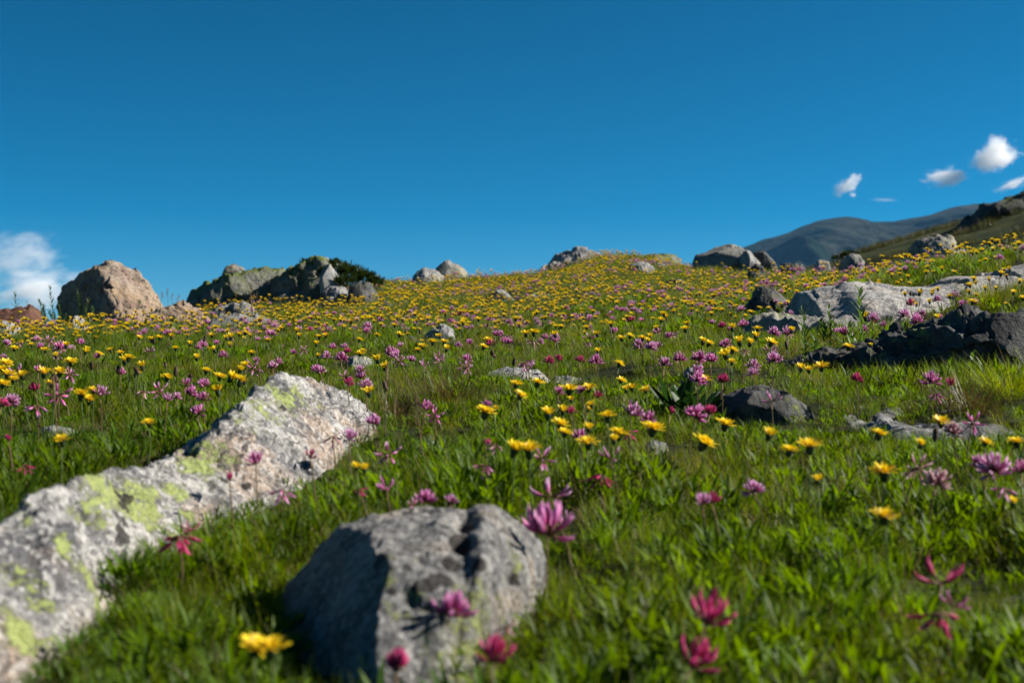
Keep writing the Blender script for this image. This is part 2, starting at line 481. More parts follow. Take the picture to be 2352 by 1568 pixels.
def finish_rock(name, P, mat, label, cat='rock', group=None, amp=.03, facets=14, cut=.10, seed=1, lich=None, darks=(), dents=(), size=None, fine=1.0, strata=0.0, breaks=(), block=.055, bed=(1, 1, 1.6), lichs=()):
    """P: n x m grid of points, sections along axis 0, front base to back base along axis 1"""
    r = np.random.default_rng(seed)
    def cap(sec, inner):
        c0 = sec.mean(0); c0[2] = sec[:, 2].min(); out = sec.mean(0) - inner.mean(0); out[2] = 0
        return c0[None] * .9 + sec * .1 + .25 * out / (np.linalg.norm(out) + 1e-9) * np.linalg.norm(sec.max(0) - sec.min(0)) * .3
    P = np.concatenate([cap(P[0], P[4])[None], P, cap(P[-1], P[-5])[None]])
    n, m = P.shape[:2]
    ext = P.reshape(-1, 3).max(0) - P.reshape(-1, 3).min(0)
    sz = size or float(np.sort(ext)[1])
    N = normals_of(P)
    if N[n // 2, m // 2, 2] < 0: N = -N
    flat = P.reshape(-1, 3); nf = N.reshape(-1, 3)
    env = np.ones((n, m)); 
    env *= np.clip((np.minimum(np.arange(n), np.arange(n)[::-1]) - 1) / (n * .06), 0, 1)[:, None]
    env = env.reshape(-1)
    big = fbm(flat, 2.2 / sz, 3, seed)
    rid = 1 - 2 * np.abs(fbm(flat, 3.6 / sz, 4, seed + 50))
    fin = fbm(flat, 14 / sz, 4, seed + 90)
    d = sz * amp * (1.0 * big + .55 * rid + fine * .30 * fin)
    bp = flat * np.array(bed) + .03 * sz * np.stack([fbm(flat, 6 / sz, 2, seed + k) for k in (11, 12, 13)], 1)
    d = d + sz * block * (blocks(bp, sz * .42, seed) + .5 * blocks(bp, sz * .17, seed + 20) + .22 * blocks(bp, sz * .07, seed + 40))
    if strata:
        d = d + sz * strata * np.sin((flat[:, 2] * 34 + flat[:, 0] * 9 + 2.5 * big) / sz) * .5
    flat = flat + nf * (d * env)[:, None]
    # planar breaks, kept shallow so that the outline stays
    c = flat.mean(0)
    for k in range(facets):
        nv = r.normal(size=3); nv[2] = abs(nv[2]) * .7; nv[1] -= .3; nv /= np.linalg.norm(nv)
        h = (flat - c) @ nv
        lim = h.max() - cut * sz * r.uniform(.3, 1.0)
        over = np.maximum(h - lim, 0)
        flat = flat - nv * (over * .85)[:, None]
    dark = np.zeros(len(flat))
    def near_idx(px, py):
        q = flat
        ux = q[:, 0] / np.maximum(q[:, 1], .2) / K + 1176; uy = 784 - q[:, 2] / np.maximum(q[:, 1], .2) / K
        dd = np.hypot(ux - px, uy - py)
        cand = np.nonzero(dd < max(dd.min() * 1.3, 9))[0]
        return cand[np.argmin(q[cand, 1])]
    for (q0, q1, wv) in breaks:                  # a clean break through two measured points of the surface
        p0, p1 = flat[near_idx(*q0)].copy(), flat[near_idx(*q1)].copy()
        nv = np.cross(p1 - p0, np.asarray(wv, float)); nv /= np.linalg.norm(nv)
        if nv[0] > 0: nv = -nv
        over = np.maximum((flat - p0) @ nv, 0)
        flat = flat - nv * (over * .92)[:, None]
    for (px, py, rad, dep) in dents:
        i0 = near_idx(px, py)
        dd = np.linalg.norm((flat - flat[i0]), axis=1)
        g = np.exp(-(dd / rad) ** 2)
        flat = flat - (nf[i0] * .6 + np.array([0, -.5, .35])) * (g * dep)[:, None]
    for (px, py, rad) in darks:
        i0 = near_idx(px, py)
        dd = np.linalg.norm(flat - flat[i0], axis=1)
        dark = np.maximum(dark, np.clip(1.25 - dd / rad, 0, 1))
    o_ = np.array([c[0], c[1], flat[:, 2].min()])
    V = flat - o_
    me = grid_mesh(name, V.reshape(n, m, 3), [mat])
    # outward orientation
    nz = np.array([p.normal.z * p.area for p in me.polygons]).sum()
    if nz < 0: me.flip_normals()
    ll = np.zeros(n * m)
    for (px, py, rad) in lichs:
        i0 = near_idx(px, py)
        ll = np.maximum(ll, np.clip(1.3 - .85 * np.linalg.norm(flat - flat[i0], axis=1) / rad, 0, 1))
    la = ll if lich is None else ll + lich(np.repeat(np.linspace(0, 1, n), m), np.tile(np.linspace(0, 1, m), n))
    for nm, arr in (('lichen', la), ('dark', dark)):
        at = me.attributes.new(nm, 'FLOAT', 'POINT'); at.data.foreach_set('value', arr.astype(np.float32))
    o = link(bpy.data.objects.new(name, me)); o.location = o_
    tag(o, label, cat, group)
    base = sum(len(v) for v in ROCK_V)
    ROCK_V.append(flat)
    idx = np.arange(n * m).reshape(n, m) + base
    ROCK_F.extend(np.stack([idx[:-1, :-1], idx[1:, :-1], idx[1:, 1:], idx[:-1, 1:]], -1).reshape(-1, 4).tolist())
    ROCKS.append(o)
    return o

PROFILES = {
    # (depth in thicknesses, height fraction) from the front foot to the back foot
    'steep': [(-.52, -.1), (-.50, .25), (-.46, .62), (-.30, .90), (0, 1.0), (.30, .92), (.52, .55), (.6, -.1)],
    'wall':  [(-.50, -.1), (-.50, .35), (-.49, .72), (-.44, .96), (-.1, 1.0), (.3, .90), (.6, .5), (.7, -.1)],
    'over':  [(-.47, -.1), (-.50, .30), (-.535, .70), (-.52, .95), (-.1, 1.0), (.3, .90), (.6, .5), (.7, -.1)],
    'round': [(-.55, -.1), (-.52, .2), (-.42, .55), (-.22, .86), (0, 1.0), (.26, .9), (.5, .5), (.6, -.1)],
    'slope': [(-.75, -.1), (-.66, .12), (-.48, .42), (-.24, .76), (0, 1.0), (.18, .93), (.34, .5), (.42, -.1)],
    'slab':  [(-.60, -.1), (-.58, .35), (-.52, .66), (-.20, .84), (.35, 1.0), (.55, .92), (.65, .4), (.7, -.1)],
}
def rock(name, sil, mat, label, base=None, d=None, thick=None, prof='round', skew=0.0, gfun=None, sink=.05, n=90, m=46, seed=1, cat='rock', group=None, **kw):
    """a stone whose skyline was measured in the photo: sil = outline from one foot over the top to the other"""
    sil = np.asarray(sil, float); gfun = gfun or terrain
    pc = sil[:, 0].mean()
    if base is None: base = max(sil[0, 1], sil[-1, 1])
    width = (sil[:, 0].max() - sil[:, 0].min()) * K
    if d is None:
        df = ground_at(pc, base)[1]
        th = thick if thick else width * df * .6
        d = df + th * .45
    th = thick if thick else width * d * .6
    # resample outline by length
    seg = np.concatenate([[0], np.cumsum(np.hypot(*np.diff(sil, axis=0).T))])
    t = np.linspace(0, seg[-1], max(14, len(sil) * 3))
    S = np.stack([np.interp(t, seg, sil[:, 0]), np.interp(t, seg, sil[:, 1])], 1)
    di = d + skew * (S[:, 0] - pc) * K * d
    X = (S[:, 0] - 1176) * K * di; Z = (784 - S[:, 1]) * K * di
    zg = gfun(X, di); zg[1:-1] = np.minimum(zg[1:-1], Z[1:-1] - .004)
    Z[0] = zg[0] - .02; Z[-1] = zg[-1] - .02
    h = np.maximum(Z - zg, .002)
    hm = h.max()
    tk = th * np.clip(np.sqrt(np.maximum(h, 0) / hm), .22, 1)
    rows = []
    r = np.random.default_rng(seed + 1000)
    for (tt, f) in PROFILES[prof]:
        jit = 1 + .10 * r.normal()
        dep = di + tt * jit * tk
        ftmp = f if f < 0 else f
        z = np.where(f >= 0, zg - sink + ftmp * (h + sink), zg - sink - .06)
        xx = X + (X - X.mean()) * (0.06 * (1 - max(f, 0)))
        rows.append(np.stack([xx, dep, z], 1))
    P = np.stack(rows, 1)
    P = catmull(P, n)
    P = np.swapaxes(catmull(np.swapaxes(P, 0, 1), m), 0, 1)
    return finish_rock(name, P, mat, label, cat, group, seed=seed, **kw)

GREY = rock_material('grey granite', light=(.40, .40, .39), grey=(.17, .17, .175), warm=(.36, .31, .24), warm_amt=.25, lichen_amt=.30, dark_amt=.30, scale=1.0, off=3.1)
GREY2 = rock_material('weathered gneiss', light=(.34, .33, .30), grey=(.16, .16, .155), warm=(.33, .29, .19), warm_amt=.4, lichen=(.27, .30, .12), lichen_amt=.42, dark_amt=.35, scale=.55, off=7.7)
DARK = rock_material('dark lichen rock', light=(.135, .135, .132), grey=(.040, .041, .045), warm=(.11, .105, .07), warm_amt=.2, lichen=(.20, .25, .06), lichen_amt=.40, dark_amt=.35, scale=.9, bump=.8, speckle=.3, off=1.9)
MOSSY = rock_material('mossy outcrop', light=(.25, .25, .22), grey=(.10, .105, .09), warm=(.26, .27, .15), warm_amt=.5, lichen=(.24, .28, .10), lichen_amt=.5, dark_amt=.35, scale=.4, moss_amt=.45, speckle=.3, bump=.8, off=5.2)
PALE = rock_material('pale granite', light=(.56, .54, .51), grey=(.27, .27, .28), warm=(.50, .44, .38), warm_amt=.3, lichen=(.34, .36, .16), lichen_amt=.1, dark_amt=.25, scale=.8, bump=.9, off=9.4)
TAN = rock_material('rusty tan granite', light=(.44, .36, .29), grey=(.24, .15, .12), warm=(.46, .32, .19), warm_amt=.6, lichen=(.42, .36, .22), lichen_amt=.1, dark_amt=.15, scale=.35, bump=.9, speckle=.25, off=2.3)
CRAG = rock_material('shade toned crag', light=(.075, .08, .07), grey=(.03, .033, .03), warm=(.06, .065, .03), warm_amt=.5, lichen=(.07, .09, .03), lichen_amt=.4, dark_amt=.3, scale=.05, moss_amt=.5, speckle=.2, bump=.8)  # base colour darkened to stand in for the side turned from the sun
RUST = rock_material('red heath mound', light=(.20, .08, .045), grey=(.12, .045, .03), warm=(.24, .13, .07), warm_amt=.4, lichen=(.22, .09, .05), lichen_amt=.3, dark_amt=.25, scale=.8, bump=1.0, off=.4)

# --- the long pale rock, section by section: ridge (px, py), foot (px, py) measured in the photo
WHITE = rock_material('lichened white granite', light=(.64, .625, .605), grey=(.19, .19, .205), warm=(.60, .46, .36), warm_amt=.48, lichen=(.46, .54, .17), lichen_amt=.17, dark_amt=.30, scale=1.0, bump=1.2, speckle=.62, off=4.4)
secs = [((-190, 1330), (-90, 1700), .20), ((-80, 1250), (-10, 1640), .21), ((0, 1200), (70, 1575), .21), ((110, 1145), (150, 1520), .20), ((185, 1098), (230, 1440), .20),
        ((260, 1092), (330, 1340), .20), ((330, 1078), (400, 1280), .19), ((420, 1048), (480, 1225), .18), ((500, 985), (560, 1195), .19),
        ((560, 925), (640, 1165), .20), ((625, 875), (715, 1110), .20), ((680, 863), (765, 1065), .19), ((735, 880), (805, 1035), .17), ((800, 905), (845, 1012), .14), ((840, 945), (862, 998), .10), ((858, 980), (866, 992), .06)]
rows = []
for (ra, ba, dep) in secs:
    bx, by, bz = ground_at(min(ba[0], 2300), ba[1])
    B = np.array([bx, by, bz])
    rd = by + dep * 1.0
    T_ = pix(ra[0], ra[1], rd)
    up = T_ - B
    nb = np.array([0, -1, .55]) * np.linalg.norm(up)
    back = np.array([-.07, dep * .55, 0])
    zb = float(terrain(T_[0] + back[0], rd + back[1]))
    F_ = np.array([T_[0] + back[0], rd + back[1], zb])
    rows.append([B + np.array([0.01, -.02, -.10]), B, B + up * .30 + nb * .05, B + up * .62 + nb * .06, B + up * .90 + nb * .03, T_, T_ + np.array([-.012, .02, -.008]),
                 T_ * .5 + F_ * .5 + np.array([-.015, .0, .01]), F_ - [0, 0, .02], F_ - [0, 0, .12]])
P = catmull(np.array(rows), 260)
P = np.swapaxes(catmull(np.swapaxes(P, 0, 1), 120), 0, 1)
white_rock = finish_rock('granite_boulder', P, WHITE, 'long pale granite boulder crusted with lime green lichen, lying diagonally in the grass', amp=.03, facets=0, seed=11, size=.20, block=.065, bed=(1, 1, 1.2),
    lichs=[(600, 930, .05), (640, 905, .05), (570, 960, .05), (690, 890, .04), (640, 960, .035), (740, 925, .03), (800, 930, .025), (455, 1060, .035), (485, 1030, .045), (510, 1010, .035), (540, 1050, .025),
           (190, 1120, .04), (220, 1110, .05), (250, 1120, .05), (215, 1160, .045), (190, 1190, .03), (240, 1150, .035), (330, 1130, .04), (360, 1170, .045), (335, 1190, .035), (370, 1210, .035), (310, 1150, .03), (400, 1120, .025),
           (60, 1330, .035), (90, 1370, .03), (40, 1420, .03), (50, 1460, .025), (210, 1330, .03), (140, 1240, .018), (230, 1390, .02), (30, 1170, .02), (60, 1185, .015), (300, 1380, .02), (440, 1180, .02)],
    darks=[(285, 1130, .020), (292, 1155, .018), (276, 1175, .014), (285, 1195, .012), (290, 1225, .020), (275, 1245, .014), (270, 1110, .008), (520, 1100, .010), (570, 1110, .012), (560, 1040, .009), (650, 925, .012), (640, 1000, .008), (470, 1180, .010)])

# --- the grey rock low in the middle
GROCK = rock_material('grey lichened rock', light=(.42, .41, .395), grey=(.18, .18, .185), warm=(.40, .33, .25), warm_amt=.30, lichen=(.36, .40, .14), lichen_amt=.10, dark_amt=.22, scale=1.25, bump=1.3, speckle=.7, off=6.3)
secs = [  # ridge, shoulder between top and front face, foot; left to right
    ((640, 1400), (650, 1440), (690, 1520), .14), ((680, 1310), (690, 1390), (740, 1590), .22), ((740, 1244), (742, 1340), (810, 1650), .30), ((792, 1208), (792, 1312), (860, 1680), .35), ((850, 1184), (845, 1306), (890, 1700), .37), ((915, 1168), (905, 1300), (920, 1700), .38),
    ((985, 1171), (975, 1310), (955, 1700), .38), ((1040, 1174), (1030, 1318), (990, 1690), .37), ((1075, 1176), (1070, 1310), (1025, 1670), .35), ((1110, 1166), (1110, 1290), (1060, 1640), .32), ((1160, 1180), (1160, 1280), (1110, 1570), .27), ((1205, 1212), (1210, 1290), (1160, 1500), .22),
    ((1236, 1247), (1240, 1312), (1200, 1445), .16), ((1250, 1300), (1252, 1340), (1230, 1405), .10), ((1256, 1350), (1258, 1365), (1250, 1385), .05)]
rows = []
for (ra, sa, ba, dep) in secs:
    bx, by, bz = ground_at(ba[0], min(ba[1], 1690)); B = np.array([bx, by, bz])
    rd = by + dep
    T_ = pix(ra[0], ra[1], rd)
    Sh = pix(sa[0], sa[1], by + dep * .42)
    up = Sh - B
    bk = np.array([T_[0] - .01, rd + dep * .35, 0]); zb = float(terrain(bk[0], bk[1])); bk[2] = zb
    rows.append([B + np.array([0, -.02, -.09]), B, B + up * .35 + np.array([0, -.012, .0]), B + up * .7 + np.array([0, -.014, .0]), Sh, Sh * .5 + T_ * .5 + np.array([0, 0, .004]), T_ + np.array([0, -.01, 0]), T_ + np.array([0, .02, -.004]),
                 T_ * .55 + bk * .45 + np.array([0, .02, .01]), bk, bk - np.array([0, 0, .1])])
P = catmull(np.array(rows), 190)
P = np.swapaxes(catmull(np.swapaxes(P, 0, 1), 150), 0, 1)
grey_rock = finish_rock('grey_boulder', P, GROCK, 'rounded grey boulder with a dark notch in its top, low in the grass in front', amp=.025, facets=0, seed=23, size=.20, block=.030, bed=(1, 1, 1),
    breaks=[((806, 1212), (868, 1450), (-.40, .91, .0))],
    lichs=[(1010, 1190, .022), (1080, 1390, .035), (1110, 1430, .035), (1150, 1400, .03), (960, 1285, .015), (900, 1270, .012), (1110, 1500, .04), (930, 1420, .03), (980, 1460, .04), (1060, 1420, .03), (1000, 1500, .035), (1120, 1350, .03), (950, 1380, .025), (1090, 1480, .03), (1195, 1300, .02), (900, 1390, .02), (1060, 1530, .03), (1180, 1250, .015), (880, 1330, .014)],
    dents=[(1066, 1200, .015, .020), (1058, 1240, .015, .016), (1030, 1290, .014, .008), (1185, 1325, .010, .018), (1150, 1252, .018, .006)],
    darks=[(1068, 1215, .018), (1058, 1250, .018), (1040, 1290, .016), (1015, 1318, .018), (985, 1335, .014), (866, 1285, .013), (888, 1300, .008), (932, 1300, .010), (905, 1355, .009), (1185, 1328, .010), (1130, 1240, .009), (1100, 1290, .012), (960, 1345, .010)])  # spots in the notch and crack are shade painted as dark colour

# --- right hand rocks
rock('dark_rock', [(1636, 960), (1638, 912), (1660, 899), (1730, 893), (1790, 897), (1828, 908), (1842, 935), (1848, 965)], DARK, 'low dark flat topped rock behind the pink clover, beside glossy leaves', base=975, thick=.22, prof='over', seed=31, amp=.03)
rock('stone_slab', [(1905, 985), (1930, 962), (2010, 957), (2100, 962), (2180, 950), (2260, 952), (2352, 968), (2460, 985), (2520, 1010)], GREY, 'low grey stone slab lying flat in the grass under the dark ledge', base=1010, thick=.34, prof='slab', seed=32, amp=.03)
rock('dark_ledge', [(1760, 868), (1801, 838), (1860, 820), (1945, 804), (2035, 800), (2120, 806), (2201, 808), (2226, 825), (2240, 862)], DARK, 'long dark ledge of rock with a straight lichened upper edge', base=884, thick=.26, prof='over', seed=33, amp=.04, n=180, m=80, facets=4, cut=.05, strata=.03, block=.07)
rock('dark_boulder', [(1950, 822), (1985, 790), (2040, 768), (2101, 748), (2150, 735), (2195, 730), (2241, 732), (2285, 758), (2330, 792), (2362, 835)], DARK, 'big dark wedge shaped boulder leaning behind the long dark ledge', base=858, d=4.25, thick=.60, prof='over', skew=-.35, seed=34, amp=.05, n=190, m=90, facets=5, cut=.06, strata=.045, block=.075, bed=(1.2, .8, 1.8))
rock('dark_boulder', [(2286, 800), (2300, 765), (2330, 730), (2370, 706), (2430, 700), (2490, 740), (2520, 810)], DARK, 'dark rock cut off by the right edge of the photo', base=800, thick=.4, prof='over', seed=35, amp=.07)
rock('stone_slab', [(1715, 765), (1722, 745), (1765, 733), (1840, 732), (1900, 725), (1990, 728), (2070, 724), (2125, 730), (2140, 750)], GREY2, 'long narrow grey slab below the bright pale slab', base=768, thick=.50, prof='slab', seed=36, amp=.05, n=130)
rock('dark_boulder', [(1722, 722), (1728, 695), (1738, 672), (1752, 664), (1780, 672), (1806, 688), (1826, 700), (1838, 725)], DARK, 'small peaked dark boulder standing left of the bright pale slab', base=728, thick=.42, prof='round', seed=37, amp=.08, facets=16)
rock('pale_slab', [(1828, 690), (1850, 676), (1905, 664), (1930, 650), (1985, 652), (2070, 657), (2135, 655), (2200, 644), (2270, 637), (2352, 627), (2470, 618), (2560, 640)], PALE, 'long bright pale slab with a wrinkled sunlit top', base=718, thick=1.15, prof='slope', skew=.12, seed=38, amp=.022, n=190, m=90, facets=4, cut=.05, block=.022, strata=.016)
rock('dark_rock', [(1880, 715), (1893, 690), (1915, 672), (1960, 664), (2010, 668), (2050, 684), (2085, 700), (2110, 722)], DARK, 'dark crumbling rock at the left end of the bright pale slab', base=726, thick=.30, prof='steep', seed=39, amp=.09, n=110, fine=2.0)
rock('dark_boulder', [(2099, 574), (2108, 561), (2126, 549), (2150, 544), (2172, 549), (2187, 561), (2196, 574)], GREY2, 'rounded dark boulder among yellow flowers on the bank below the hill', base=570, d=13.0, thick=.9, prof='round', seed=40, amp=.08)
rock('grey_stone', [(1936, 603), (1943, 592), (1958, 586), (1972, 589), (1982, 603)], GREY2, 'small grey stone on the bank edge below the dark boulder', base=603, d=12.0, thick=.35, seed=41, amp=.08)
rock('pale_stone', [(1874, 612), (1880, 600), (1892, 596), (1904, 601), (1910, 614)], PALE, 'small pale stone where the bank meets the mountain', base=612, d=13.0, thick=.3, seed=42, amp=.08)
rock('brown_stone', [(1792, 621), (1800, 609), (1820, 605), (1838, 610), (1846, 622)], DARK, 'low brown stone on the bank under the mountain', base=622, d=13.5, thick=.4, seed=43, amp=.08)
rock('brown_stone', [(1715, 627), (1722, 617), (1738, 610), (1750, 614), (1756, 626)], DARK, 'little dark stone in flowers under the skyline boulders', base=627, d=13.5, thick=.35, seed=44, amp=.08)
rock('skyline_boulder', [(1590, 608), (1600, 597), (1612, 584), (1630, 575), (1650, 567), (1686, 566), (1700, 573), (1707, 582), (1706, 610)], GREY2, 'largest pale grey boulder on the skyline beside the mountain', base=609, d=18.0, thick=1.3, prof='steep', seed=45, amp=.08, facets=16, cut=.14, n=120, m=60)
rock('skyline_boulder', [(1697, 612), (1702, 585), (1712, 577), (1722, 582), (1733, 596), (1745, 612)], GREY, 'pale pointed boulder wedged in the middle of the skyline group', base=612, d=17.6, thick=.7, prof='steep', seed=46, amp=.09)
rock('skyline_boulder', [(1726, 612), (1733, 590), (1742, 581), (1756, 584), (1770, 594), (1780, 612)], DARK, 'dark boulder ending the skyline group next to the mountain', base=612, d=18.2, thick=.7, prof='steep', seed=47, amp=.09)
# --- centre skyline
rock('knoll_rock', [(1238, 612), (1264, 604), (1290, 592), (1318, 581), (1336, 577), (1356, 583), (1370, 596), (1376, 612)], GREY, 'grey rock face at the head of the grassy knoll', base=612, d=22.0, thick=1.4, prof='slope', seed=48, amp=.09, n=110)
rock('knoll_rock', [(1394, 606), (1402, 594), (1422, 588), (1440, 592), (1452, 606)], GREY, 'smooth grey stone set in the side of the grassy knoll', base=606, d=21.0, thick=.6, seed=49, amp=.06)
rock('grey_stone', [(1430, 634), (1440, 618), (1460, 606), (1480, 606), (1495, 616), (1504, 634)], GREY, 'grey rock below the knoll with grass on its back', base=634, d=16.0, thick=.8, prof='steep', seed=50, amp=.09)
rock('grey_stone', [(1494, 621), (1504, 608), (1518, 604), (1528, 610), (1536, 621)], GREY, 'pale stone just right of the rock below the knoll', base=621, d=17.5, thick=.5, seed=51, amp=.08)
rock('knoll_rock', [(1480, 602), (1490, 588), (1504, 583), (1530, 588), (1556, 596), (1566, 606)], MOSSY, 'dark mossy hump of rock on the skyline right of the knoll', base=604, d=24.0, thick=1.2, seed=52, amp=.08)
rock('pointed_rock', [(998, 638), (1004, 622), (1014, 610), (1028, 602), (1040, 606), (1056, 611), (1070, 622), (1084, 638)], GREY2, 'pointed grey boulder on the middle of the skyline', base=638, d=19.0, thick=.9, prof='steep', seed=53, amp=.09, n=110, facets=16, cut=.13)
rock('grey_stone', [(948, 640), (960, 628), (976, 620), (994, 623), (1010, 630), (1018, 642)], GREY, 'low pale stone at the foot of the pointed skyline boulder', base=640, d=18.6, thick=.6, seed=54, amp=.08)
rock('grey_stone', [(1112, 696), (1124, 680), (1144, 668), (1160, 670), (1176, 682), (1188, 697)], GREY, 'grey stone with a dark left face in the middle of the yellow slope', base=696, thick=.4, prof='steep', seed=55, amp=.09)
rock('grey_stone', [(1204, 685), (1216, 675), (1240, 671), (1258, 675), (1270, 686)], GREY, 'flat grey stone among yellow flowers right of the dark faced stone', base=685, thick=.35, seed=56, amp=.08)
rock('dark_stone', [(856, 712), (866, 700), (884, 688), (898, 691), (910, 712)], DARK, 'small dark stone in the yellow slope below the juniper', base=712, thick=.3, seed=57, amp=.09)
rock('dark_rock', [(804, 678), (810, 660), (824, 648), (846, 649), (856, 660), (862, 680)], DARK, 'dark squat rock at the foot of the juniper', base=678, d=13.0, thick=.5, prof='steep', seed=58, amp=.09)
rock('dark_stone', [(1526, 664), (1534, 650), (1552, 642), (1568, 648), (1576, 664)], DARK, 'small dark stone in the slope under the pale stones', base=664, thick=.35, seed=59, amp=.09)
rock('grey_stone', [(964, 790), (978, 764), (1000, 754), (1018, 748), (1034, 762), (1044, 792)], GREY, 'small craggy grey stone among clover in the middle of the meadow', base=790, thick=.16, prof='steep', seed=60, amp=.11, fine=1.6)
rock('dark_stone', [(922, 797), (930, 782), (946, 772), (962, 778), (970, 797)], DARK, 'low dark stone just left of the craggy grey stone', base=797, thick=.13, seed=61, amp=.1)
rock('grey_stone', [(788, 848), (796, 826), (816, 819), (838, 822), (858, 830), (872, 848)], GREY, 'mottled grey stone in the grass behind the long pale boulder', base=848, thick=.17, seed=62, amp=.08)
rock('flat_stone', [(1104, 872), (1118, 856), (1160, 851), (1212, 853), (1256, 860), (1268, 876)], PALE, 'thin flat pale stone lying in the grass beneath crimson clover', base=872, thick=.20, prof='slab', seed=63, amp=.05)
rock('flat_stone', [(1262, 886), (1276, 866), (1306, 864), (1334, 872), (1348, 890)], GREY, 'flat grey stone at the right end of the thin pale one', base=888, thick=.16, prof='slab', seed=64, amp=.05)
rock('pale_stone', [(928, 1072), (938, 1030), (962, 1014), (990, 1012), (1006, 1026), (1010, 1050)], PALE, 'small pale stone half sunk in the grass behind the grey boulder', base=1066, thick=.10, seed=65, amp=.08)
rock('pale_stone', [(1462, 1050), (1476, 1022), (1500, 1014), (1530, 1020), (1548, 1050)], GREY, 'little stone showing through the grass under yellow flowers', base=1048, thick=.08, seed=66, amp=.08)
rock('pale_stone', [(1560, 884), (1574, 858), (1592, 850), (1612, 858), (1622, 886)], PALE, 'small pale stone below the tall bunch of magenta clover', base=884, thick=.10, seed=67, amp=.08)
rock('dark_stone', [(2252, 1432), (2270, 1392), (2300, 1378), (2340, 1374), (2390, 1384), (2430, 1440)], DARK, 'dark stone low at the right edge of the grass', base=1424, thick=.12, prof='steep', seed=68, amp=.08)
rock('pale_stone', [(60, 1010), (90, 990), (130, 982), (170, 988), (200, 1012)], GREY, 'grey stone hidden in grass behind the left end of the long pale boulder', base=1008, thick=.12, seed=69, amp=.08)
# --- left group
TB_d = 11.6
def boulder_from_points():
    """hull of measured corners: sunlit face to the right, broken face to the left"""
    D = TB_d
    pts = []
    add = lambda px, py, dd: pts.append(pix(px, py, D + dd))
    # crest
    for p in [(187, 634, .10), (213, 625, .02), (233, 614, -.05), (266, 608, 0), (290, 616, .06), (316, 629, .12)]: add(*p)
    # right descending edge
    for p in [(337, 657, .10), (352, 682, .05), (368, 715, .0)]: add(*p)
    # edge between the shaded and the lit face
    for p in [(232, 622, -.16), (250, 657, -.28), (263, 712, -.40), (266, 740, -.44)]: add(*p)
    # lit face foot
    for p in [(320, 735, -.34), (360, 735, -.12)]: add(*p)
    # shaded side
    for p in [(142, 677, .34), (138, 735, .30), (152, 660, .42), (172, 648, .30), (200, 735, -.10)]: add(*p)
    # back
    for p in [(170, 660, .75), (250, 630, .75), (330, 665, .6), (150, 740, .9), (340, 740, .8), (250, 740, 1.0)]: add(*p)
    import bmesh
    bm = bmesh.new()
    for p in pts: bm.verts.new(p)
    bmesh.ops.convex_hull(bm, input=bm.verts)
    bmesh.ops.delete(bm, geom=[v for v in bm.verts if not v.link_faces], context='VERTS')
    bmesh.ops.triangulate(bm, faces=bm.faces)
    es = [e for e in bm.edges]
    bmesh.ops.bevel(bm, geom=es, offset=.022, segments=2, affect='EDGES', profile=.6)
    bmesh.ops.triangulate(bm, faces=bm.faces)
    for _ in range(7):
        long = [e for e in bm.edges if e.calc_length() > .022]
        if not long or len(bm.verts) > 60000: break
        bmesh.ops.subdivide_edges(bm, edges=long, cuts=1)
        bmesh.ops.triangulate(bm, faces=bm.faces)
    bm.normal_update()
    V = np.array([v.co[:] for v in bm.verts]); N = np.array([v.normal[:] for v in bm.verts])
    d = .018 * blocks(V * [1, 1, 1.3], .32, 5) + .014 * blocks(V, .12, 9) + .008 * blocks(V, .05, 13) + .022 * fbm(V, 3.0, 3, 5) + .030 * (1 - 2 * np.abs(fbm(V, 5.5, 4, 6))) + .012 * fbm(V, 22, 4, 8)
    V = V + N * d[:, None]
    F = [[v.index for v in f.verts] for f in bm.faces]
    bm.free()
    o_ = np.array([V[:, 0].mean(), V[:, 1].mean(), V[:, 2].min()])
    me = bpy.data.meshes.new('tan_boulder'); me.from_pydata((V - o_).tolist(), [], F)
    me.polygons.foreach_set('use_smooth', [True] * len(F)); me.materials.append(TAN); me.update()
    o = link(bpy.data.objects.new('tan_boulder', me)); o.location = o_
    tag(o, 'big tan and rust coloured boulder with a black shaded side at the skyline', 'rock')
    b0 = sum(len(v) for v in ROCK_V); ROCK_V.append(V); ROCK_F.extend([[i + b0 for i in f] for f in F])
    return o
boulder_from_points()
rock('tan_stone', [(252, 738), (258, 722), (280, 711), (305, 708), (326, 716), (336, 738)], TAN, 'small tan stone at the foot of the big tan boulder', base=738, d=10.6, thick=.3, seed=71, amp=.08)
rock('dark_faced_rock', [(334, 746), (346, 728), (372, 716), (400, 705), (425, 702), (455, 709), (478, 724), (486, 744)], TAN, 'rock with a pale pink top and a dark front, right of the tan boulder', base=746, d=10.2, thick=.42, prof='over', seed=72, amp=.03, n=110, skew=.6, block=.08)
rock('grey_stone', [(492, 722), (504, 706), (530, 696), (562, 697), (582, 708), (594, 724)], GREY2, 'grey weathered stone below the mossy outcrop', base=724, d=10.8, thick=.45, seed=73, amp=.08)
rock('grey_stone', [(480, 742), (500, 728), (540, 722), (590, 724), (618, 732), (630, 745)], GREY2, 'flat grey stone lying in front of the weathered one', base=744, d=9.6, thick=.35, prof='slab', seed=74, amp=.06)
rock('tan_stone', [(360, 716), (368, 702), (380, 698), (392, 704), (400, 716)], TAN, 'little tan stone between the tan boulder and the dark faced rock', base=716, d=11.3, thick=.2, seed=75, amp=.08)
rock('heath_mound', [(-90, 742), (-60, 716), (0, 710), (50, 711), (80, 720), (100, 742)], RUST, 'low rust red mound of bare heath at the left edge', cat='mound', base=738, d=10.6, thick=.55, seed=76, amp=.07, fine=2)
rock('pale_stone', [(-60, 754), (-40, 738), (0, 735), (30, 738), (42, 752)], PALE, 'pale stone under the rust red mound', base=752, d=9.7, thick=.25, seed=77, amp=.07)
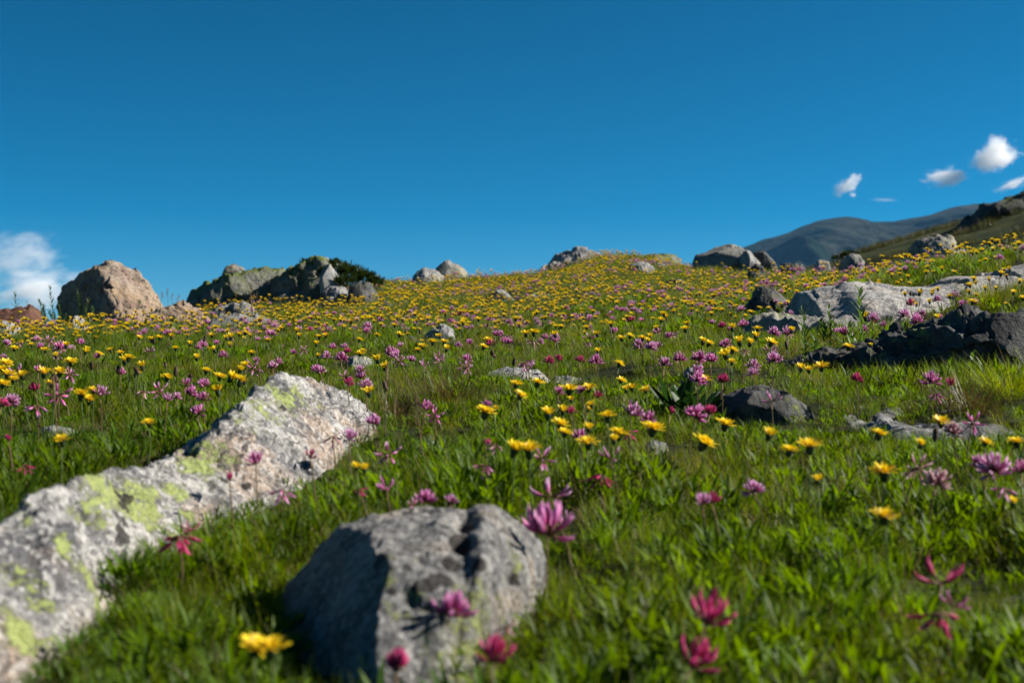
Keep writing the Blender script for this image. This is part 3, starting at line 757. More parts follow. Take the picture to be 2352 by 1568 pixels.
rock('pale_stone', [(156, 752), (164, 736), (176, 730), (188, 736), (196, 752)], PALE, 'small pale stone in the grass below the shaded side of the tan boulder', base=750, d=9.8, thick=.2, seed=78, amp=.07)
# mossy outcrop
rock('outcrop_ledge', [(424, 698), (445, 684), (467, 673), (490, 660), (510, 650), (545, 640), (575, 630), (600, 624), (628, 624), (652, 632), (668, 655), (676, 698)], MOSSY,
     'long mossy ledge of the outcrop right of the tan boulder', base=697, d=14.6, thick=1.1, prof='steep', skew=.2, seed=80, amp=.05, facets=8, cut=.10, n=190, m=90, strata=.03, block=.065)
rock('outcrop_block', [(610, 694), (622, 672), (640, 655), (662, 640), (690, 627), (712, 612), (728, 600), (748, 598), (762, 606), (772, 628), (780, 650), (786, 690)], MOSSY,
     'steep mossy block of the outcrop beside the juniper', base=694, d=14.2, thick=1.0, prof='steep', seed=81, amp=.05, facets=8, cut=.10, n=190, m=90, block=.085)
rock('perched_boulder', [(496, 660), (500, 645), (512, 624), (524, 613), (540, 609), (556, 616), (572, 627), (578, 640)], GREY2, 'grey boulder perched on the mossy ledge against the sky', base=655, d=14.9, thick=.45, prof='round', seed=82, amp=.07, sink=.0, facets=12)
rock('grey_block', [(740, 650), (744, 628), (752, 612), (764, 612), (774, 632), (780, 652)], GREY, 'upright grey block on the face of the outcrop under the juniper', base=652, d=13.6, thick=.35, prof='wall', seed=83, amp=.08)
rock('cap_stone', [(728, 603), (732, 595), (742, 590), (754, 591), (761, 598), (762, 606)], PALE, 'little pale cap stone lying on top of the mossy block', base=604, d=14.2, thick=.25, seed=84, amp=.06)
rock('grey_stone', [(752, 672), (760, 660), (776, 655), (792, 660), (800, 674)], GREY, 'grey stone tucked under the branches of the juniper', base=672, d=13.2, thick=.4, seed=85, amp=.08)
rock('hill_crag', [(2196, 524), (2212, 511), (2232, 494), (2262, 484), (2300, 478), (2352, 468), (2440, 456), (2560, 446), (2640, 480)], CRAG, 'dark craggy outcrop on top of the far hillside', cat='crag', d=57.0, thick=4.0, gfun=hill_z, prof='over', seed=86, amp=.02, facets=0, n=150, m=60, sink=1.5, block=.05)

BVH = BVHTree.FromPolygons([tuple(v) for v in np.concatenate(ROCK_V).tolist()], ROCK_F)
def on_rock(x, y, z, tol=.012):
    hit = BVH.ray_cast(Vector((x, y, z + 3.0)), Vector((0, 0, -1)))
    return hit[0] is not None and hit[0].z > z + tol
def blocked(x, y, z, tol=.0):
    """whether a stone stands between the camera and a point"""
    v = Vector((x, y, z)); L = v.length
    hit = BVH.ray_cast(Vector((0, 0, 0)), v / L)
    return hit[0] is not None and hit[3] < L - .02

# ------------------------------------------------------------------ turf: tufts scattered as one uncountable mass
G_FINE = leaf_material('fine grass', ((.070, .135, .006), (.165, .235, .013), (.200, .205, .026)), trans=.48, rough=.5, spec=.22)
G_BROAD = leaf_material('clover leaf', ((.055, .140, .005), (.125, .235, .008), (.115, .180, .010)), trans=.5, rough=.5, spec=.22)
G_DRY = leaf_material('dry grass', ((.50, .40, .22), (.30, .21, .10), (.36, .29, .15)), trans=.25, rough=.5, spec=.3)
G_RUSTY = leaf_material('brown tussock', ((.13, .085, .035), (.085, .095, .022), (.16, .11, .05)), trans=.3)
G_DARKLEAF = leaf_material('dark glossy leaf', ((.018, .055, .012), (.030, .075, .016), (.022, .060, .014)), trans=.25, rough=.5, spec=.2)

def blade(mb, root, az, lean, curl, L, wd, mat, tint, shape='grass', seg=4, twist=0.0, cup=False):
    t = np.linspace(0, 1, seg + 1)
    th = lean + curl * t                         # angle away from vertical
    hor = np.cumsum(np.concatenate([[0], np.sin(th[:-1])])) * L / seg
    ver = np.cumsum(np.concatenate([[0], np.cos(th[:-1])])) * L / seg
    dirv = np.array([math.cos(az), math.sin(az), 0])
    path = np.asarray(root) + hor[:, None] * dirv + ver[:, None] * np.array([0, 0, 1])
    a2 = az + math.pi / 2 + twist * t
    side = np.stack([np.cos(a2), np.sin(a2), np.zeros_like(t)], 1)
    if shape == 'grass': wv = wd * (1 - t ** 2.2 * .93)
    elif shape == 'lance': wv = wd * np.maximum(.10, np.sin(np.pi * np.clip(t * .86 + .12, 0, 1)) ** .8)
    else: wv = wd * np.maximum(.12, np.sin(np.pi * np.clip(t ** .7 * .95 + .04, 0, 1)) ** .7)
    c = None
    if cup:
        nrm = np.stack([-np.cos(th) * math.cos(az), -np.cos(th) * math.sin(az), np.sin(th)], 1)
        c = -nrm * .35
    mb.strip(path, side, wv, mat, tint, c)

def tuft(kind, seed, far=False):
    r = np.random.default_rng(seed)
    mb = MB()
    U = r.uniform
    if kind == 'fine':
        for _ in range(34):
            a, q = U(0, 6.283), U(0, .034) ** 1
            blade(mb, (q * math.cos(a), q * math.sin(a), -.012), U(0, 6.283), U(.02, .55), U(.1, 1.25), U(.035, .105), U(.0009, .0018), 0, U(), seg=5, twist=U(-.8, .8))
        for _ in range(6):
            blade(mb, (U(-.02, .02), U(-.02, .02), -.01), U(0, 6.283), U(.1, .8), U(.2, 1.3), U(.04, .10), U(.0009, .0016), 2, U(), seg=5, twist=U(-1, 1))
    elif kind == 'wide':
        for _ in range(24):
            a, q = U(0, 6.283), U(0, .03)
            blade(mb, (q * math.cos(a), q * math.sin(a), -.012), U(0, 6.283), U(.02, .5), U(.0, .9), U(.045, .105), U(.0017, .0034), 1, U(), seg=5, twist=U(-.6, .6), cup=True)
        for _ in range(8):
            blade(mb, (U(-.03, .03), U(-.03, .03), -.01), U(0, 6.283), U(.1, .7), U(.2, 1.2), U(.04, .08), U(.0011, .002), 0, U(), seg=4)
    elif kind == 'clover':
        for _ in range(7):
            ba, L = U(0, 6.283), U(.03, .065)
            lean = U(.1, .7)
            root = np.array([U(-.025, .025), U(-.025, .025), -.01])
            blade(mb, root, ba, lean, .2, L, .0011, 1, U(), seg=2)
            tipp = root + L * np.array([math.sin(lean + .1) * math.cos(ba), math.sin(lean + .1) * math.sin(ba), math.cos(lean + .1)])
            for k in (-1, 0, 1):
                blade(mb, tipp, ba + k * U(.7, 1.1), U(.25, .9), U(.1, .7), U(.026, .048), U(.0045, .0072), 1, U(), 'lance', seg=5, cup=True)
        for _ in range(6):
            blade(mb, (U(-.03, .03), U(-.03, .03), -.01), U(0, 6.283), U(.05, .5), U(.2, 1.0), U(.04, .08), U(.0011, .002), 0, U(), seg=4)
    elif kind == 'dry':
        for _ in range(9):
            blade(mb, (U(-.03, .03), U(-.03, .03), -.008), U(0, 6.283), U(.3, 1.2), U(-.3, 1.7), U(.04, .10), U(.0010, .0020), 2, U(), seg=6, twist=U(-1.5, 1.5))
    elif kind == 'herb':
        for _ in range(5):
            blade(mb, (U(-.012, .012), U(-.012, .012), -.005), U(0, 6.283), U(.5, 1.15), U(.0, .5), U(.03, .055), U(.010, .018), 1, U(), 'oval', seg=5, cup=True)
    elif kind == 'clump':                        # for the slope beyond about ten metres
        for _ in range(30):
            a, q = U(0, 6.283), U(0, .075)
            blade(mb, (q * math.cos(a), q * math.sin(a), -.015), U(0, 6.283), U(.02, .6), U(.1, 1.1), U(.04, .10), U(.0030, .0055), 0, U(), seg=3, twist=U(-.6, .6))
        for _ in range(4):
            blade(mb, (U(-.06, .06), U(-.06, .06), -.01), U(0, 6.283), U(.1, .8), U(.2, 1.3), U(.05, .11), U(.002, .004), 2, U(), seg=3)
    return mb.mesh('turf_' + kind, [G_FINE, G_BROAD, G_DRY])

def scatter_object(name, meshes, pts, rot, scl, idx, label=None, kind='stuff'):
    """one object that grows copies of a few source meshes on its points"""
    src = bpy.data.collections.new(name + ' source')
    for i, me in enumerate(meshes):
        o = bpy.data.objects.new('%s source %03d' % (name, i), me); src.objects.link(o)
    me = bpy.data.meshes.new(name)
    n = len(pts)
    me.vertices.add(n); me.vertices.foreach_set('co', np.asarray(pts, np.float32).reshape(-1))
    a = me.attributes.new('rot', 'FLOAT_VECTOR', 'POINT'); a.data.foreach_set('vector', np.asarray(rot, np.float32).reshape(-1))
    a = me.attributes.new('scl', 'FLOAT', 'POINT'); a.data.foreach_set('value', np.asarray(scl, np.float32))
    a = me.attributes.new('idx', 'INT', 'POINT'); a.data.foreach_set('value', np.asarray(idx, np.int32))
    me.update()
    o = link(bpy.data.objects.new(name, me))
    ng = bpy.data.node_groups.new(name, 'GeometryNodeTree')
    ng.interface.new_socket('Geometry', in_out='INPUT', socket_type='NodeSocketGeometry')
    ng.interface.new_socket('Geometry', in_out='OUTPUT', socket_type='NodeSocketGeometry')
    N = ng.nodes.new; Lk = ng.links.new
    gi, go_ = N('NodeGroupInput'), N('NodeGroupOutput')
    ci = N('GeometryNodeCollectionInfo'); ci.inputs['Collection'].default_value = src
    ci.inputs['Separate Children'].default_value = True; ci.inputs['Reset Children'].default_value = True
    ip = N('GeometryNodeInstanceOnPoints'); ip.inputs['Pick Instance'].default_value = True
    def na(nm, dt):
        q = N('GeometryNodeInputNamedAttribute'); q.data_type = dt; q.inputs['Name'].default_value = nm
        return q.outputs['Attribute']
    Lk(gi.outputs[0], ip.inputs['Points']); Lk(ci.outputs[0], ip.inputs['Instance'])
    Lk(na('idx', 'INT'), ip.inputs['Instance Index']); Lk(na('rot', 'FLOAT_VECTOR'), ip.inputs['Rotation']); Lk(na('scl', 'FLOAT'), ip.inputs['Scale'])
    Lk(ip.outputs[0], go_.inputs[0])
    md = o.modifiers.new('scatter', 'NODES'); md.node_group = ng
    tag(o, label, None, None, kind)
    return o

# points: density falls with distance, a margin on both sides of the frame
def turf_points(y0, y1, dens, margin, seed):
    r = np.random.default_rng(seed)
    half = .40 * y1 + margin
    n = int(dens * (y1 - y0) * 2 * half)
    x = r.uniform(-half, half, n); y = r.uniform(y0, y1, n)
    k = np.abs(x) < .40 * y + margin
    return x[k], y[k]
SUNX = float(to_sun.x)
kinds = [('fine', 7), ('wide', 4), ('clover', 4), ('dry', 3), ('herb', 2)]
T_meshes, T_first = [], {}
for kd, cnt in kinds:
    T_first[kd] = (len(T_meshes), cnt)
    T_meshes += [tuft(kd, 100 + 13 * len(T_meshes) + i) for i in range(cnt)]
pts, rot, scl, idx = [], [], [], []
HOLES = [((955, 925), .11), ((930, 960), .07), ((1400, 858), .10)]
HOLES = [(ground_at(*p)[:2], rad) for p, rad in HOLES]
for (y0, y1, dens, mg, seed) in [(.55, 2.2, 2500, .75, 1), (2.2, 3.6, 1300, .8, 2), (3.6, 6.0, 850, .9, 3), (6.0, 10.0, 330, 1.0, 4)]:
    x, y = turf_points(y0, y1, dens, mg, seed)
    z = terrain(x, y)
    r = np.random.default_rng(seed + 60)
    bare = noise2(x, y, 3.2, 3, 77)
    hum = noise2(x, y, 2.1, 3, 41)
    br = noise2(x, y, 1.5, 2, 52)
    pick = r.uniform(size=len(x))
    for i in range(len(x)):
        if bare[i] > .42 and pick[i] < .6 and y[i] > 2.0: continue
        if on_rock(x[i], y[i], z[i]): continue
        if any((x[i] - hx_) ** 2 + ((y[i] - hy_) * .6) ** 2 < rad * rad for (hx_, hy_), rad in HOLES): continue
        q = r.uniform()
        nearb = 1 - sstep(2.2, 4.5, y[i])
        pw = .12 + .14 * nearb + .5 * max(0, br[i]); pc = .10 + .12 * nearb + .25 * max(0, -br[i])
        if q < pw: kd = 'wide'
        elif q < pw + pc: kd = 'clover'
        elif q < pw + pc + .105: kd = 'dry'
        elif q < pw + pc + .125: kd = 'herb'
        else: kd = 'fine'
        near_d = BVH.find_nearest(Vector((x[i], y[i], z[i])), .2)[3]
        gz = .62 if near_d is not None and near_d < .10 else 1.0
        f, cnt = T_first[kd]
        pts.append((x[i], y[i], z[i])); idx.append(f + r.integers(cnt))
        rot.append((r.normal() * .14, r.normal() * .14, r.uniform(0, 6.283)))
        scl.append((.80 + .60 * hum[i] + r.uniform(-.2, .25)) * gz * (1.22 - .48 * sstep(1.7, 2.8, y[i]) + .36 * sstep(5.0, 7.5, y[i])))
scatter_object('grass', T_meshes, pts, rot, scl, idx, 'short green alpine grass and clover leaves covering the meadow')
n_near = len(pts)
C_meshes = [tuft('clump', 900 + i) for i in range(7)]
G_HILL_SHADE = leaf_material('shade toned hill grass', ((.030, .050, .010), (.060, .075, .014), (.075, .070, .020)), trans=.3, rough=.6, spec=.15)  # hill grass darkened in colour to carry the shade of grazing sun
H_meshes = []
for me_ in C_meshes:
    me_ = me_.copy(); me_.name = 'hill_clump'; me_.materials[0] = G_HILL_SHADE; me_.materials[2] = G_RUSTY; H_meshes.append(me_)
pts, rot, scl, idx = [], [], [], []
for (y0, y1, dens, mg, seed, sc) in [(9.0, 15.0, 150, 1.2, 11, 1.0), (15.0, 27.0, 75, 1.5, 12, 1.3)]:
    x, y = turf_points(y0, y1, dens, mg, seed)
    u = np.clip(x / y, -.62, .62)
    k = y < np.interp(u, _ug, _yc_t) + 2.0
    x, y = x[k], y[k]; z = terrain(x, y)
    r = np.random.default_rng(seed)
    hum = noise2(x, y, .9, 3, 43)
    for i in range(len(x)):
        if on_rock(x[i], y[i], z[i], .03): continue
        pts.append((x[i], y[i], z[i])); idx.append(int(r.integers(7))); rot.append((r.normal() * .12, r.normal() * .12, r.uniform(0, 6.283)))
        scl.append(sc * (.8 + .5 * max(-.4, hum[i]) + r.uniform(-.2, .2)))
scatter_object('distant_grass', C_meshes, pts, rot, scl, idx, 'coarse yellow green grass on the upper slope')
hpts = []
r = np.random.default_rng(5)
x = r.uniform(8, 40, 9000); y = r.uniform(30, 66, 9000); z = hill_z(x, y)
hk = noise2(x, y, .22, 3, 8) > -.15
x, y, z = x[hk], y[hk], z[hk]
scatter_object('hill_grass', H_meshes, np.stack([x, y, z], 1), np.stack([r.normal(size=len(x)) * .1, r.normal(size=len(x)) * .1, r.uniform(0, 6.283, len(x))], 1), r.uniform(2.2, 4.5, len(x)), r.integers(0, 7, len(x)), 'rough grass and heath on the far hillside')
print('turf', n_near, len(pts), len(x))

# ------------------------------------------------------------------ flowers
M_yel = petal_material('yellow ray petals', (.74, .46, .004), (.84, .64, .02), trans=.36, rough=.45, var=.16)
M_invol = plain_material('dark green involucre', (.030, .050, .014), .6, 200)
M_stem = plain_material('flower stem', (.075, .105, .030), .5, 90)
M_rstem = plain_material('reddish flower stem', (.13, .085, .045), .5, 90)
M_bud = plain_material('withered brown bud', (.055, .030, .018), .7, 300)
TONES = {
    'magenta': petal_material('magenta clover petals', (.50, .05, .25), (.72, .31, .58), trans=.42, var=.28),
    'pink': petal_material('pink clover petals', (.54, .11, .31), (.74, .44, .66), trans=.42, var=.25),
    'crimson': petal_material('crimson clover petals', (.38, .015, .08), (.56, .05, .20), trans=.35, var=.3),
    'pale': petal_material('faded clover petals', (.42, .16, .21), (.64, .44, .47), trans=.38, var=.2),
}
M_cal = plain_material('clover calyx', (.12, .05, .035), .6, 200)

def yellow_head(seed, open_=1.0):
    """overlapping strap petals in three whorls above a dark cup"""
    r = np.random.default_rng(seed)
    pm, im = MB(), MB()
    t = np.linspace(0, 1, 5)
    for (cnt, L, el, rad, z0) in ((15, .0158, .16, .0032, .0005), (13, .0128, .50, .0026, .0018), (10, .0086, .95, .0016, .0026)):
        ph = r.uniform(0, 6.28)
        for k in range(cnt):
            if r.uniform() < .06: continue
            az = ph + k * 6.283 / cnt + r.normal() * .10
            l = L * r.uniform(.78, 1.12)
            e0 = el + .5 * (1 - open_) + r.normal() * .13 + .25
            bend = r.uniform(-.65, .05)
            el_ = e0 + bend * t + .9 * (1 - open_) * .6
            hor = rad + np.concatenate([[0], np.cumsum(np.cos(el_[:-1]))]) * l / 4
            ver = z0 + np.concatenate([[0], np.cumsum(np.sin(el_[:-1]))]) * l / 4
            path = np.stack([hor * math.cos(az), hor * math.sin(az), ver], 1)
            side = np.array([-math.sin(az), math.cos(az), 0]) + np.array([0, 0, r.normal() * .2])
            w = .0040 * np.array([.45, .85, 1.0, 1.0, .62]) * r.uniform(.8, 1.1)
            pm.strip(path, side / np.linalg.norm(side), w, 0, r.uniform(), np.array([0, 0, -.25]))
    z = np.array([-.0105, -.0095, -.006, -.002, .0018]); q = np.array([.0013, .0032, .0046, .0050, .0046])
    im.tube(np.stack([np.zeros(5), np.zeros(5), z], 1), q, 9, 0)
    for k in range(11):
        az = k * .571 + r.uniform(0, .2)
        pth = [[.0046 * math.cos(az), .0046 * math.sin(az), -.007], [.0056 * math.cos(az), .0056 * math.sin(az), -.001], [.0062 * math.cos(az), .0062 * math.sin(az), .004]]
        im.strip(pth, np.array([-math.sin(az), math.cos(az), 0]), [.0022, .002, .0006], 0)
    return pm, im

def clover_head(seed, mode):
    """an umbel of long keeled florets on short red stalks"""
    r = np.random.default_rng(seed)
    pm, im = MB(), MB()
    if mode == 'fan': cnt, lo, hi, L, curl = r.integers(15, 21), .05, 1.30, .0195, -.55
    elif mode == 'full': cnt, lo, hi, L, curl = r.integers(22, 30), .05, 1.85, .0180, -.35
    elif mode == 'star': cnt, lo, hi, L, curl = r.integers(5, 8), .55, 1.7, .0215, -.7
    elif mode == 'droop': cnt, lo, hi, L, curl = r.integers(6, 10), 1.5, 2.75, .0200, .35
    elif mode == 'mixed': cnt, lo, hi, L, curl = r.integers(9, 13), .2, 2.6, .0200, -.3
    else: cnt, lo, hi, L, curl = r.integers(10, 14), .0, .75, .0135, -.5       # bud
    t = np.linspace(0, 1, 7)
    for k in range(int(cnt)):
        az = k * 2.39996 + r.normal() * .25
        pol = lo + (hi - lo) * ((k + .5) / cnt) ** .75 + r.normal() * .10
        l = L * r.uniform(.8, 1.12)
        th = pol + curl * (t - .15) * (1 if pol < 1.9 else -.4)
        st = .0035 if mode != 'bud' else .001
        d0 = np.array([math.sin(pol) * math.cos(az), math.sin(pol) * math.sin(az), math.cos(pol)])
        hor = np.concatenate([[0], np.cumsum(np.sin(th[:-1]))]) * l / 6
        ver = np.concatenate([[0], np.cumsum(np.cos(th[:-1]))]) * l / 6
        base = d0 * st
        path = base + np.stack([hor * math.cos(az), hor * math.sin(az), ver], 1)
        pm.tube(path, np.array([.0007, .0010, .0014, .0020, .0022, .0017, .0005]) * r.uniform(.85, 1.1), 6, 0, r.uniform(), flat=.62)
        # the standard: a folded flag over the keel
        side = np.array([-math.sin(az), math.cos(az), 0])
        out = np.array([math.cos(az) * math.cos(pol), math.sin(az) * math.cos(pol), -math.sin(pol)])
        p2 = path[2:] - out * .0012
        p2[-1] = p2[-1] - out * .0012 + (path[-1] - path[-2]) * .6
        pm.strip(p2, side, np.array([.0018, .0033, .0042, .0036, .0011]), 0, r.uniform(), out * .35)
        im.tube([d0 * 0, base, path[1], path[2]], [.0006, .0010, .0014, .0011], 5, 0)
        if mode in ('fan', 'full', 'bud') or r.uniform() < .5:
            q = path[2] + (path[1] - path[0]) * .4 + side * .001
            im.strip([path[1], q], side, [.0016, .0004], 0)
    return pm, im

def stem_mesh(seed, thick, mat):
    r = np.random.default_rng(seed)
    mb = MB()
    t = np.linspace(0, 1, 7)
    bx, by = r.normal() * .06, r.normal() * .06
    p = np.stack([bx * np.sin(t * 3.14) + .012 * r.normal() * np.sin(t * 6.28), by * np.sin(t * 3.14), t], 1)
    # slender in proportion: the object is scaled along z by the stem length only
    mb.tube(p * np.array([.08, .08, 1]), thick * (1.15 - .3 * t), 6, 0)
    return mb.mesh('stem', [mat])

Y_open = [yellow_head(200 + i, 1.0) for i in range(5)]
Y_half = [yellow_head(220 + i, .45) for i in range(3)]
YH = [(p.mesh('petals', [M_yel]), q.mesh('involucre', [M_invol])) for p, q in Y_open + Y_half]
def merged(p, q, mats, stem_len, thick, smat_index, name, lean=0.0):
    """head and stem as one small mesh for flowers too far off to show parts"""
    mb = MB()
    off = np.array([0, 0, stem_len])
    for src, mi in ((p, 0), (q, 1)):
        V = np.concatenate(src.v) + off
        mb.v.append(V); mb.f += [tuple(i + mb.n for i in f) for f in src.f]; mb.m += [mi] * len(src.f)
        mb.a += src.a; mb.b += src.b; mb.n += len(V)
    t = np.linspace(0, 1, 4)
    mb.tube(np.stack([.004 * np.sin(t * 3), .003 * np.sin(t * 2.5), t * (stem_len - .008)], 1), thick, 5, 2)
    return mb.mesh(name, mats)
Y_small = [merged(p, q, [M_yel, M_invol, M_stem], L, .0011, 2, 'yellow_hawkbit') for (p, q), L in zip(Y_open + Y_half, (.11, .13, .09, .12, .10, .12, .10, .08))]
STEMS = [stem_mesh(300 + i, .0011, M_stem) for i in range(4)]
RSTEMS = [stem_mesh(310 + i, .0012, M_rstem) for i in range(4)]

CL = {}
for mode, cnt in (('fan', 3), ('full', 3), ('star', 2), ('droop', 2), ('mixed', 2), ('bud', 2)):
    for k in range(cnt):
        p, q = clover_head(400 + 31 * cnt + 7 * k + len(mode), mode)
        for tn in TONES:
            hm, cm = p.mesh('florets', [TONES[tn]]), q.mesh('calyx', [M_cal])
            sm = merged(p, q, [TONES[tn], M_cal, M_rstem], .065 + .012 * k, .0012, 2, 'pink_clover')
            CL.setdefault((mode, tn), []).append((hm, cm, sm))

r_f = np.random.default_rng(99)
def add_part(name, mesh, parent, loc=(0, 0, 0), rot=(0, 0, 0), scl=(1, 1, 1)):
    o = bpy.data.objects.new(name, mesh)
    o.parent = parent; o.location = loc; o.rotation_euler = rot; o.scale = scl
    COL.objects.link(o)
    return o

def place(px, py, hs):
    """where a flower head seen at (px, py) stands when its stem is hs long"""
    z = (784.0 - py) * K * _DD; x = (px - 1176.0) * K * _DD
    g = terrain(x, _DD)
    ok = np.nonzero(z - g <= hs)[0]
    if len(ok) == 0: return None
    d = float(_DD[ok[0]])
    return (px - 1176.0) * K * d, d, (784.0 - py) * K * d

def bend(hx, hy, hz, hs):
    """stem leans a little: ground point of the stem"""
    bx, by = hx + r_f.normal() * .12 * hs, hy + abs(r_f.normal()) * .06 * hs
    return bx, by, float(terrain(bx, by)) - .006

def detailed(kind, px, py, label, group, mode=None, tone=None, size=1.0, hs=None):
    hs = hs or (r_f.uniform(.085, .13) if kind == 'yellow' else r_f.uniform(.07, .105))
    at = place(px, py, hs)
    if at is None: return None
    hx, hy, hz = at
    if blocked(hx, hy - .02, hz):                    # bring it in front of the stone it is seen against
        v = Vector((hx, hy, hz)); hit = BVH.ray_cast(Vector((0, 0, 0)), v.normalized())
        d = (hit[0].y - .05) if hit[0] is not None else hy
        hx, hy, hz = (px - 1176) * K * d, d, (784 - py) * K * d
    bx, by, bz = bend(hx, hy, hz, hs)
    name = 'yellow_hawkbit' if kind == 'yellow' else 'pink_clover'
    root = empty(name, (bx, by, bz))
    tag(root, label, 'yellow flower' if kind == 'yellow' else 'clover', group)
    v = Vector((hx - bx, hy - by, hz - bz)); L = v.length
    q = v.to_track_quat('Z', 'Y').to_euler()
    add_part('stem', (STEMS if kind == 'yellow' else RSTEMS)[int(r_f.integers(4))], root, (0, 0, 0), q, (1, 1, L - (.009 if kind == 'yellow' else .0)))
    tilt = (v.normalized() + Vector((to_sun.x, to_sun.y, 0)) * r_f.uniform(-.05, .32) + Vector((r_f.normal() * .14, r_f.normal() * .14 - .06, 0)))
    e = (tilt.to_track_quat('Z', 'Y') @ Euler((0, 0, r_f.uniform(0, 6.28))).to_quaternion()).to_euler()
    s = size * r_f.uniform(.88, 1.12) * (1.0 if kind == 'yellow' else (1.12 if hy < 1.75 else .80) if mode in ('fan', 'full', 'bud') else .92)
    if kind == 'yellow':
        a, b = YH[mode if mode is not None else int(r_f.integers(8))]
        add_part('petals', a, root, v, e, (s,) * 3); add_part('involucre', b, root, v, e, (s,) * 3)
    else:
        a, b, _ = CL[(mode, tone)][int(r_f.integers(len(CL[(mode, tone)])))]
        h = add_part('florets', a, root, v, e, (s,) * 3); add_part('calyx', b, root, v, e, (s,) * 3)
    return root

def small(kind, px, py, label, group, mode='fan', tone='pink', hs=None):
    hs = hs or (r_f.uniform(.07, .14) if kind == 'yellow' else r_f.uniform(.05, .09))
    at = place(px, py, hs)
    if at is None: return None
    hx, hy, hz = at
    return small_at(kind, hx, hy, label, group, mode, tone, hs)
def small_at(kind, hx, hy, label, group, mode, tone, hs):
    z = float(terrain(hx, hy))
    if on_rock(hx, hy, z): return None
    if kind == 'yellow':
        k = int(r_f.integers(8)); me = Y_small[k]; L = (.11, .13, .09, .12, .10, .12, .10, .08)[k]; nm, cat = 'yellow_hawkbit', 'yellow flower'
    else:
        L0 = CL[(mode, tone)]; k = int(r_f.integers(len(L0))); me = L0[k][2]; L = .065 + .012 * k; nm, cat = 'pink_clover', 'clover'
    o = bpy.data.objects.new(nm, me); COL.objects.link(o)
    o.location = (hx, hy, z - .01); s = float(np.clip((hs + .01) / L, .75, 1.35))
    o.scale = (s * .95 if kind == 'yellow' else s,) * 2 + (s,)
    o.rotation_euler = (r_f.normal() * .13, .10 + r_f.normal() * .13, r_f.uniform(0, 6.28))
    return tag(o, label, cat, group)

CROP = {1: (0, 470.4, .33347), 2: (784, 470.4, .33347), 3: (1568, 392, .33347), 4: (0, 784, .5), 5: (627.2, 1019.2, .35), 6: (1568, 862.4, .45), 7: (1019.2, 784, .3)}
def cp(c, x, y):
    a, b, s = CROP[c]
    return a + x * s, b + y * s
F, U_, S, D, X, B = 'fan', 'full', 'star', 'droop', 'mixed', 'bud'
MG, PK, CR, PA = 'magenta', 'pink', 'crimson', 'pale'
